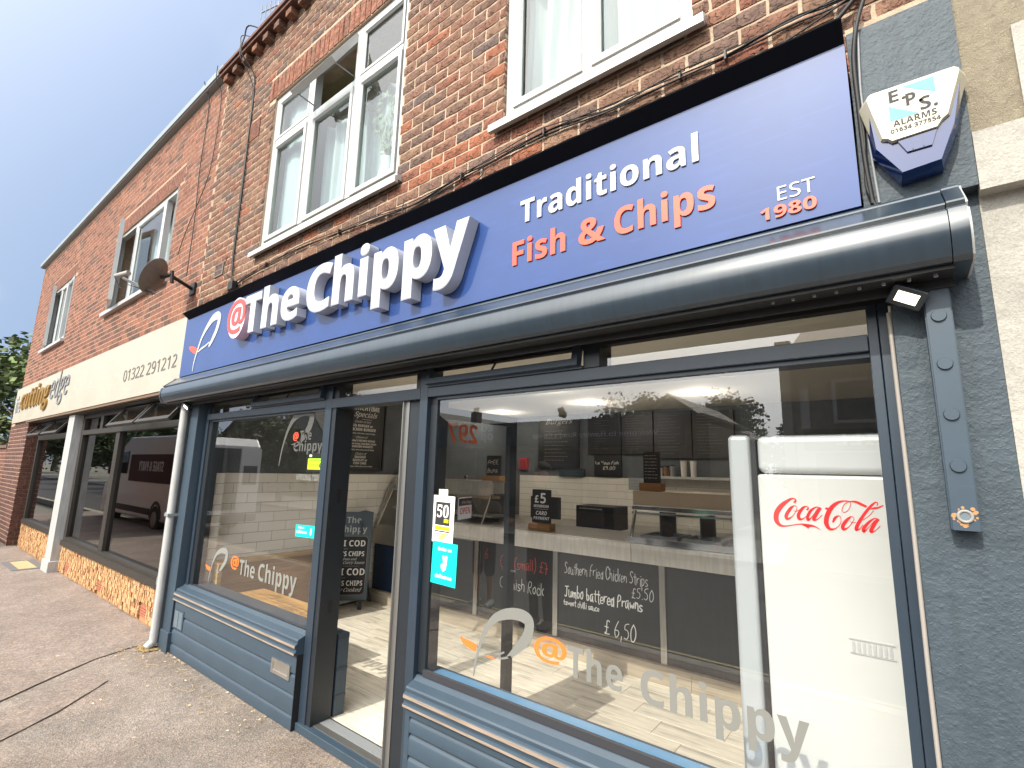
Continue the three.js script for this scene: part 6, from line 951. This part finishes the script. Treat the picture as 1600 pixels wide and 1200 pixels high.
  part('shop_glass', bx(-1.7, 5.8, 0.4, 2.3, 12.44, 12.49), win, g); part('shutter_leaf', bx(-1.95, -1.75, 2.9, 3.9, 12.44, 12.49), M.upvc, g);
  tree('street_tree', 'broad dark tree behind the low store across the road', -13.0, 30, 0, 6.1, 8.5, 12000, 0.17, [0.07, 0.09, 0.035], 15); tree('street_tree', 'round tree between the store and the grill house across the road', -9.6, 34, 0, 6.5, 7.5, 12000, 0.17, [0.06, 0.08, 0.03], 16); tree('fir_tree', 'pointed fir tree above the roof of the low store across the road', -14.2, 20.5, 0, 5.3, 2.0, 4000, 0.13, [0.035, 0.055, 0.03], 17, 'tree', true); tree('street_tree', 'wide tree far across the road beside the gabled houses', -52, 30, 0, 9.5, 13, 10000, 0.33, [0.07, 0.09, 0.04], 18); tree('street_tree', 'low tree line clump far behind the grill house', -5.5, 42, 0, 5.6, 8, 8000, 0.22, [0.07, 0.09, 0.04], 19);
  const far = [[-24, 10.6, 3.4, 3.2], [-29, 11.5, 4.6, 4.2], [-36, 10.8, 3.8, 4.5], [-43, 11.6, 5.2, 5.0], [-52, 12, 5.0, 6.0]];
  far.forEach(([x, z, h, w], i) => tree('roadside_bush', ['rounded green bush', 'tall dense bush', 'broad green bush', 'tall spreading bush', 'wide bush'][i] + [' beside the brick house', ' before the gabled houses', ' left of the gabled houses', ' far left', ' farthest left'][i] + ' across the road', x, z, 0, h, w, 5000, 0.16, [0.075, 0.105, 0.04], 40 + i, 'bush'));
  [[-64, 11.5, 7.5, 9], [-80, 13.5, 9.5, 15], [-104, 16, 12, 20]].forEach(([x, z, h, w], i) => tree('distant_tree', ['lowest', 'middle', 'tallest'][i] + ' of the three big trees far down the road beyond the bushes', x, z, 0, h, w, 7000, 0.35, [0.07, 0.095, 0.04], 60 + i));
  tag(part('street_lamp', [rod([-31.5, 0, 10.4], [-31.5, 5.4, 10.4], 0.06), rod([-31.5, 5.38, 10.4], [-31.5, 5.42, 9.7], 0.035)], M.zinc), 'tall grey street lamp on the far pavement opposite the left window', 'street lamp');
}
{ // parked van
  const v = thing('parked_van', 'white high roofed panel van parked at the kerb facing away past the salon', 'van', [-15.2, -0.1, 3.7]);
  const body = phys(0.72, 0.72, 0.71, { roughness: 0.3, clearcoat: 0.6, clearcoatRoughness: 0.1 }), Y = -0.1;
  const side = [[-12.2, Y + 0.35], [-12.2, Y + 2.25], [-12.35, Y + 2.42], [-16.2, Y + 2.45], [-16.75, Y + 2.2], [-17.35, Y + 1.35], [-18.15, Y + 1.1], [-18.25, Y + 0.75], [-18.2, Y + 0.35]];
  part('body', [new THREE.ExtrudeGeometry(new THREE.Shape(side.map(([x, y]) => new THREE.Vector2(x, y))), { depth: 1.96, bevelEnabled: true, bevelSize: 0.06, bevelThickness: 0.06, bevelSegments: 3 }).translate(0, 0, 2.72)], body, v);
  const wheel = (x, z) => { const w = part('wheel', new THREE.CylinderGeometry(0.34, 0.34, 0.22, 26).rotateX(Math.PI / 2).translate(x, Y + 0.34, z), mat(0.02, 0.02, 0.02), v); part('rim', new THREE.CylinderGeometry(0.2, 0.2, 0.02, 20).rotateX(Math.PI / 2).translate(x, Y + 0.34, z < 3.5 ? z - 0.115 : z + 0.115), M.alu, w); };
  for (const x of [-13.4, -17.2]) for (const z of [2.76, 4.66]) wheel(x, z);
  part('wheel_arch', [-13.4, -17.2].map((x) => new THREE.RingGeometry(0.345, 0.44, 24, 1, 0, Math.PI).rotateY(Math.PI).translate(x, Y + 0.36, 2.652)), M.black, v);
  part('side_window', [plateZ([[-16.1, Y + 1.45], [-17.1, Y + 1.45], [-16.72, Y + 2.05], [-16.1, Y + 2.1]], 2.645, 0.012)], mat(0.02, 0.025, 0.03, { roughness: 0.1 }), v); part('mirror', [rbx(-17.1, -16.9, Y + 1.42, Y + 1.78, 2.42, 2.58, 0.04), bx(-17.0, -16.95, Y + 1.5, Y + 1.55, 2.58, 2.66)], M.black, v);
  part('side_trim', bx(-16.8, -13.85, Y + 0.42, Y + 0.58, 2.64, 2.656), M.black, v); part('side_panel_print', bx(-15.9, -12.6, Y + 1.25, Y + 2.0, 2.645, 2.658), mat(0.06, 0.018, 0.022), v); part('side_lettering', letters('STAGE & PARTY', SANS_B, { x0: 0, x1: 1.9, base: 0, cap: 0.26, z: 0, depth: 0.006 }).map((g) => g.rotateY(Math.PI).translate(-13.2, Y + 1.55, 2.644)), mat(0.6, 0.58, 0.56), v, { keepUV: true });
  part('tail_lamp', [bx(-12.26, -12.12, Y + 0.95, Y + 1.7, 2.66, 2.72), bx(-12.26, -12.12, Y + 0.95, Y + 1.7, 4.6, 4.66)], mat(0.35, 0.04, 0.02, { roughness: 0.2 }), v);
  part('load_space', [bx(-12.145, -12.128, Y + 0.6, Y + 2.2, 2.85, 4.22)], mat(0.02, 0.03, 0.035), v); const d = part('rear_door', [bx(-12.14, -12.11, Y + 0.5, Y + 2.22, 4.24, 4.76)], body, v); part('door_window', [bx(-12.109, -12.10, Y + 1.25, Y + 1.75, 4.32, 4.68)], mat(0.03, 0.035, 0.04, { roughness: 0.1 }), d); part('bumper', rbx(-12.2, -12.02, Y + 0.3, Y + 0.5, 2.75, 4.75, 0.04), M.black, v);
  v.position.x -= 1.9;
}
// ---------------------------------------------------------------- people standing at the kerb (seen mirrored in the big window)
function blend(caps, k, N, centre, half) {       // smooth union of tapered capsules, meshed
  const mc = new MarchingCubes(N, new THREE.MeshStandardMaterial(), false, false, 400000); mc.isolation = 0; const f = mc.field, A = caps.map((c) => ({ a: new THREE.Vector3(...c[0]), b: new THREE.Vector3(...c[1]), r0: c[2], r1: c[3] })), p = new THREE.Vector3(), ab = new THREE.Vector3(), ap = new THREE.Vector3();
  for (let z = 0; z < N; z++) for (let y = 0; y < N; y++) for (let x = 0; x < N; x++) {
    p.set(centre[0] + ((x - N / 2) / (N / 2)) * half, centre[1] + ((y - N / 2) / (N / 2)) * half, centre[2] + ((z - N / 2) / (N / 2)) * half); let d = 1;
    for (const c of A) { ab.subVectors(c.b, c.a); ap.subVectors(p, c.a); const l = ab.lengthSq() || 1e-9, t = clamp(ap.dot(ab) / l), q = ap.addScaledVector(ab, -t).length() - (c.r0 + (c.r1 - c.r0) * t); if (q - d > k) continue; const h = clamp(0.5 + 0.5 * (d - q) / k); d = d * (1 - h) + q * h - k * h * (1 - h); }
    f[x + y * N + z * N * N] = -d;
  }
  mc.update(); const n = mc.count, pos = new Float32Array(n * 3), nor = new Float32Array(n * 3);
  for (let i = 0; i < n; i++) for (let j = 0; j < 3; j++) { pos[i * 3 + j] = centre[j] + mc.positionArray[i * 3 + j] * half; nor[i * 3 + j] = mc.normalArray[i * 3 + j]; }
  const g = new THREE.BufferGeometry(); g.setAttribute('position', new THREE.BufferAttribute(pos, 3)); g.setAttribute('normal', new THREE.BufferAttribute(nor, 3)); return g;
}
function person(label, x, z, turn, H, dress) {
  const o = thing('person', label, 'person', [x, 0, z]), s = H / 1.75, hide = [];
  const V = (a) => { const v = new THREE.Vector3(...a).multiplyScalar(s).applyAxisAngle(new THREE.Vector3(0, 1, 0), turn); return [v.x, v.y, v.z]; };
  const cap = (a, b, r0, r1) => [V(a), V(b), r0 * s, r1 * s];
  const J = { hip: [0, 0.94, 0], chest: [0, 1.28, 0.01], neck: [0, 1.47, 0], head: [0, 1.63, 0.03] };
  const side = (q) => ({ sh: [0.17 * q, 1.41, 0], el: [0.24 * q, 1.13, 0.02], wr: [0.17 * q, 1.10, 0.25], hp: [0.09 * q, 0.92, 0], kn: [0.10 * q, 0.50, 0.02], an: [0.105 * q, 0.09, -0.01], toe: [0.13 * q, 0.045, 0.15] });
  const L = side(1), R = side(-1), leg = (q) => [cap(q.hp, q.kn, 0.088, 0.058), cap(q.kn, q.an, 0.056, 0.037)];
  const arm = (q) => [cap(q.sh, q.el, 0.052, 0.042), cap(q.el, q.wr, 0.040, 0.028)];
  const hand = (q, sg) => { const w = q.wr, c = [cap(w, [w[0] - 0.02 * sg, w[1] + 0.015, w[2] + 0.06], 0.026, 0.03)]; [0, 1, 2, 3].forEach((i) => { const b = [w[0] - 0.02 * sg + (i - 1.5) * 0.02, w[1] + 0.03 - 0.006 * Math.abs(i - 1.5), w[2] + 0.085], m = [b[0], b[1] + 0.008, b[2] + 0.034 - 0.006 * Math.abs(i - 1)], e = [b[0] - 0.004 * sg, b[1] - 0.018, b[2] + 0.05 - 0.008 * Math.abs(i - 1)]; c.push(cap(b, m, 0.0095, 0.0088), cap(m, e, 0.0088, 0.0075)); }); c.push(cap([w[0] - 0.03 * sg, w[1] + 0.01, w[2] + 0.03], [w[0] - 0.06 * sg, w[1] + 0.03, w[2] + 0.06], 0.012, 0.0095), cap([w[0] - 0.06 * sg, w[1] + 0.03, w[2] + 0.06], [w[0] - 0.062 * sg, w[1] + 0.035, w[2] + 0.085], 0.0095, 0.008)); return c; };
  const add = (name, g, m) => { const me = new THREE.Mesh(prep(g), m); me.name = name; me.castShadow = me.receiveShadow = true; o.add(me); return me; };
  const skin = mat(0.46, 0.27, 0.19, { roughness: 0.6 });
  const head = [cap(J.neck, [0, 1.56, 0.02], 0.052, 0.05), cap([0, 1.60, 0.015], [0, 1.67, 0.005], 0.082, 0.088), cap([0, 1.55, 0.05], [0, 1.60, 0.05], 0.045, 0.06), cap([0, 1.62, 0.10], [0, 1.592, 0.118], 0.009, 0.014), cap([0.082, 1.60, 0.01], [0.086, 1.635, 0.005], 0.014, 0.018), cap([-0.082, 1.60, 0.01], [-0.086, 1.635, 0.005], 0.014, 0.018), cap([-0.025, 1.562, 0.095], [0.025, 1.562, 0.095], 0.009, 0.009)];
  const at = (a) => V(a);
  const body = mergeGeometries([blend(head, 0.02 * s, 72, at([0, 1.58, 0.02]), 0.2 * s), blend(hand(L, 1), 0.006 * s, 64, at([0.15, 1.11, 0.30]), 0.12 * s), blend(hand(R, -1), 0.006 * s, 64, at([-0.15, 1.11, 0.30]), 0.12 * s), ...(dress.bare ? [blend([...leg(L).slice(1), ...leg(R).slice(1)].map((c) => [c[0], c[1], c[2] * 0.9, c[3] * 0.9]), 0.01, 72, at([0, 0.3, 0]), 0.36 * s)] : [])]);
  add('body', body, skin);
  for (const q of [-1, 1]) add('eye', new THREE.SphereGeometry(0.012 * s, 12, 8).translate(...V([0.033 * q, 1.635, 0.088])), mat(0.05, 0.04, 0.035, { roughness: 0.2 }));
  add('hair', blend([cap([0, 1.69, -0.01], [0, 1.70, 0.02], 0.094, 0.082), cap([0, 1.62, -0.05], [0, 1.68, -0.03], 0.075, 0.085)], 0.03, 56, at([0, 1.66, -0.02]), 0.17 * s), mat(0.035, 0.025, 0.018, { roughness: 0.8 }));
  add('jacket', blend([cap([0.06, 1.0, 0], [0.085, 1.32, 0.01], 0.115, 0.115), cap([-0.06, 1.0, 0], [-0.085, 1.32, 0.01], 0.115, 0.115), cap([-0.14, 1.40, 0], [0.14, 1.40, 0], 0.068, 0.068), cap([0, 1.42, 0], [0, 1.46, 0], 0.075, 0.062), ...arm(L), ...arm(R)].map((c) => [c[0], c[1], c[2] * 1.06, c[3] * 1.08]), 0.05 * s, 84, at([0, 1.2, 0.06]), 0.40 * s), dress.top);
  add('trousers', blend((dress.bare ? [L, R].map((q) => cap(q.hp, q.kn, 0.10, 0.082)) : [...leg(L), ...leg(R)].map((c) => [c[0], c[1], c[2] * 1.1, c[3] * 1.3])).concat([cap([-0.06, 0.96, 0], [0.06, 0.96, 0], 0.118, 0.118)]), 0.03 * s, 96, at([0, 0.56, 0]), 0.56 * s), dress.legs);
  for (const q of [L, R]) add('shoe', blend([cap([q.an[0], 0.055, -0.04], [q.an[0] + (q.toe[0] - q.an[0]) * 0.5, 0.05, 0.06], 0.046, 0.044), cap([q.an[0] + (q.toe[0] - q.an[0]) * 0.5, 0.05, 0.06], q.toe, 0.044, 0.036), cap(q.an, [q.an[0], 0.07, -0.02], 0.044, 0.05)], 0.02, 48, at([q.toe[0], 0.06, 0.05]), 0.2 * s), dress.shoe);
  return o;
}
person('person in dark jacket and dark blue trousers standing at the kerb, hands raised in front', -3.3, 2.86, Math.PI + 0.15, 1.76, { top: mat(0.025, 0.027, 0.032, { roughness: 0.9 }), legs: mat(0.012, 0.018, 0.035, { roughness: 0.9 }), shoe: mat(0.10, 0.07, 0.05) });
person('person in dark top, grey shorts and pale trainers standing in the road by the kerb', -4.6, 3.4, Math.PI - 0.2, 1.62, { top: mat(0.03, 0.03, 0.035, { roughness: 0.9 }), legs: mat(0.055, 0.055, 0.06, { roughness: 0.9 }), shoe: mat(0.4, 0.39, 0.37), bare: true }).position.y = -0.108;
renderer.render(scene, camera);
